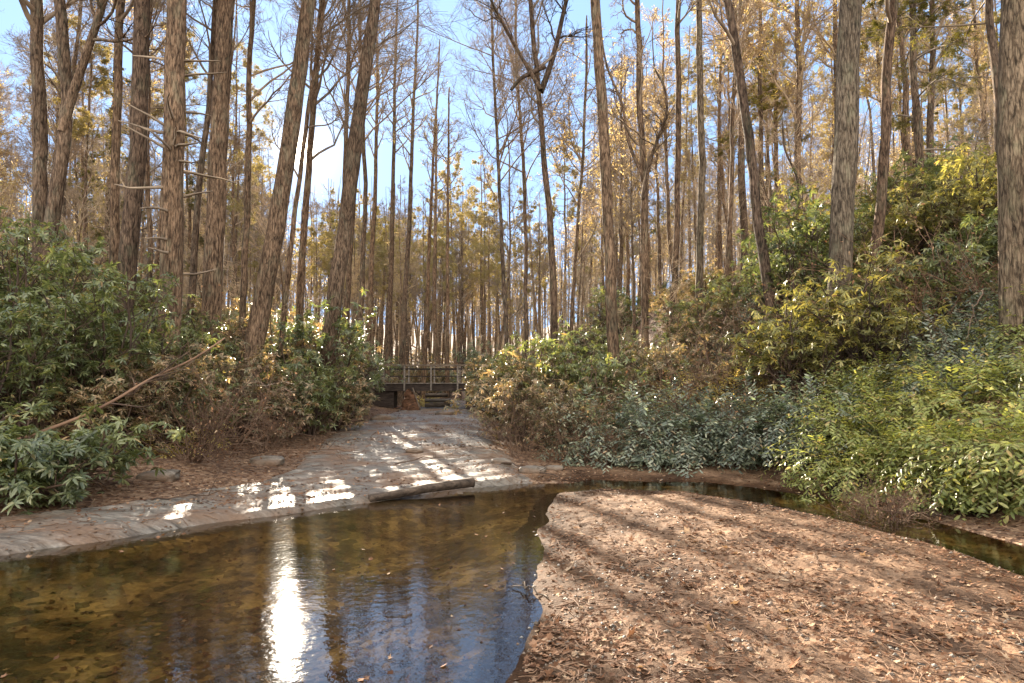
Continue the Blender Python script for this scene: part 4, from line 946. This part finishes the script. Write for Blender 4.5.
# bank rocks
def rock(name, x, y, sx, sy, sz, seed, label, mat='rock', dz=0, group=None):
    import bmesh
    bm = bmesh.new(); bmesh.ops.create_icosphere(bm, subdivisions=4, radius=1)
    co = np.array([v.co[:] for v in bm.verts]); n = fbm(co[:, 0] * 1.3 + seed, co[:, 1] * 1.3, co[:, 2] * 1.3, 4, seed)
    co = co * (1 + .45 * n)[:, None]; q = np.abs(co) ** .75 * np.sign(co); co = q * [sx, sy, sz]
    for v, c in zip(bm.verts, co): v.co = c
    me = bpy.data.meshes.new(name); bm.to_mesh(me); bm.free(); me.materials.append(M[mat])
    me.polygons.foreach_set('use_smooth', np.ones(len(me.polygons), bool))
    return tag(link(name, me, None, (x, y, max(hz(x, y), -.05) + dz)), label, 'rock', group)
rock('rock', 5.0, 9.9, .42, .25, .20, 3, 'dark rounded rock under the overhang where the side channel bends', 'wood_dark', .06)
for i, (x, y, s, lb) in enumerate([(.35, 12.1, .16, 'small flat stone at the pool corner, left of the others'), (.75, 12.4, .12, 'small stone beside the reddish sand'), (-.2, 12.7, .14, 'small stone at the edge of the wet slab'),
                                   (-2.0, 14.2, .14, 'brown stone lying on the wet slab'), (-5.2, 10.2, .2, 'pale stone at the back of the left ledge'), (-4.4, 12.3, .22, 'flat stone where the litter meets the slab'), (-4.5, 24, .3, 'stone in the stream below the footbridge'), (-2.6, 27, .28, 'grey stone right of the stream near the footbridge')]):
    rock('stone', x, y, s * 1.4, s, s * .5, 10 + i, lb, 'rock', .02, 'stones around the slab')

# footbridge
def box(x0, x1, y0, y1, z0, z1):
    V = np.array([[x, y, z] for z in (z0, z1) for y in (y0, y1) for x in (x0, x1)], float)
    Q = np.array([[0, 2, 3, 1], [4, 5, 7, 6], [0, 1, 5, 4], [1, 3, 7, 5], [3, 2, 6, 7], [2, 0, 4, 6]]); return V, Q, None, None
def bridge():
    o = np.array([-4.2, 31.0, 0.0]); root = empty('footbridge', o)
    x0, x1 = -7.6, -.9
    def part(nm, gs, mt):
        g = join(gs); ob = link(nm, mesh_np(nm, g[0] - o, g[1], g[2], M[mt], False), root); return ob
    part('deck', [box(x0 + i * .155, x0 + i * .155 + .145, 30.85, 32.15, 1.66, 1.70) for i in range(43)], 'wood_grey')
    part('beam', [box(x0, x1, 30.9, 31.05, 1.33, 1.655)], 'wood_dark'); part('beam', [box(x0, x1, 31.95, 32.1, 1.33, 1.655)], 'wood_dark')
    for ys in (30.80, 32.12):
        for i in range(6):
            x = x0 + .35 + i * 1.2
            part('post', [box(x - .035, x + .035, ys, ys + .07, 1.34, 2.49)], 'wood_grey')
        part('handrail', [box(x0, x1, ys - .02, ys + .09, 2.49, 2.535)], 'wood_old')
        part('rail', [box(x0, x1, ys + .075, ys + .105, 2.30, 2.36)], 'wood_dark')
        part('rail', [box(x0, x1, ys + .075, ys + .105, 1.98, 2.02)], 'wood_dark')
    for xa, xb in ((-7.6, -5.35), (-2.1, -.9)):
        part('abutment', [box(xa, xb, 31.0 + (k % 2) * .02, 32.0, .2 + k * .23, .42 + k * .23) for k in range(5)], 'wood_dark')
    tag(root, 'low wooden footbridge with a two bar railing across the stream', 'footbridge')
bridge()
o = np.array([-3.6, 32.6, .3]); root = empty('log_crib', o)
for i, (z, l) in enumerate(((.0, 1.3), (.22, 1.2), (.44, 1.25), (.68, 1.1))):
    g = pole([np.array([-4.15, 32.6 + .05 * i, .42 + z]), np.array([-4.15 + l, 32.6 + .04 * i, .43 + z])], .10, .09, 6, 9, .08, i); link('log', mesh_np('log', *local(g, o)[:3], M['wood_old' if i % 2 else 'wood_grey']), root)
tag(root, 'stack of pale horizontal logs under the middle of the footbridge', 'log crib')
o = np.array([-4.5, 30.2, .35]); root = empty('root_stump', o); rng = np.random.default_rng(3)
P = np.array([[[0, 0, 0], [.02, 0, .35], [.0, .02, .7], [.05, 0, .95]]]); R = np.array([[.42, .30, .24, .2]])
P = trunk_line(P[0], 16)[None]; P[0, 1:, 0] += .06 * np.sin(np.arange(15) * .9); R = np.interp(np.linspace(0, 3, 16), [0, 1, 2, 3], R[0])[None]
g = tubes(P, R, 20, .55, 3); link('stump', mesh_np('stump', g[0], g[1], None, M['rot']), root)
P2, R2 = spawn(rng, P, R, 14, .0, .9, 95, 14, .75, .22, 6, .2, -.22, .2, False, .02, .3); g = tubes(P2, R2, 6, .15, 4); link('roots', mesh_np('roots', g[0], g[1], None, M['rot']), root)
tag(root, 'reddish brown root stump under the left part of the footbridge', 'stump')
for i, (x, y, z0, ang, r) in enumerate([(-4.0, 29.9, .35, -.35, .04)]):
    g = pole([np.array([0, 0, 0.]), np.array([-.35, .1, .95])], r, r * .7, 8, 7, .1, 2)
    tag(link('leaning_branch', mesh_np('leaning_branch', g[0], g[1], g[2], M['wood_old']), None, (x, y, hz(x, y))), 'pale branch leaning against the stump under the footbridge', 'branch')

# remove unused prototypes
for r_o, used in PROTO:
    if not used:
        for ch in list(r_o.children): bpy.data.objects.remove(ch)
        bpy.data.objects.remove(r_o)
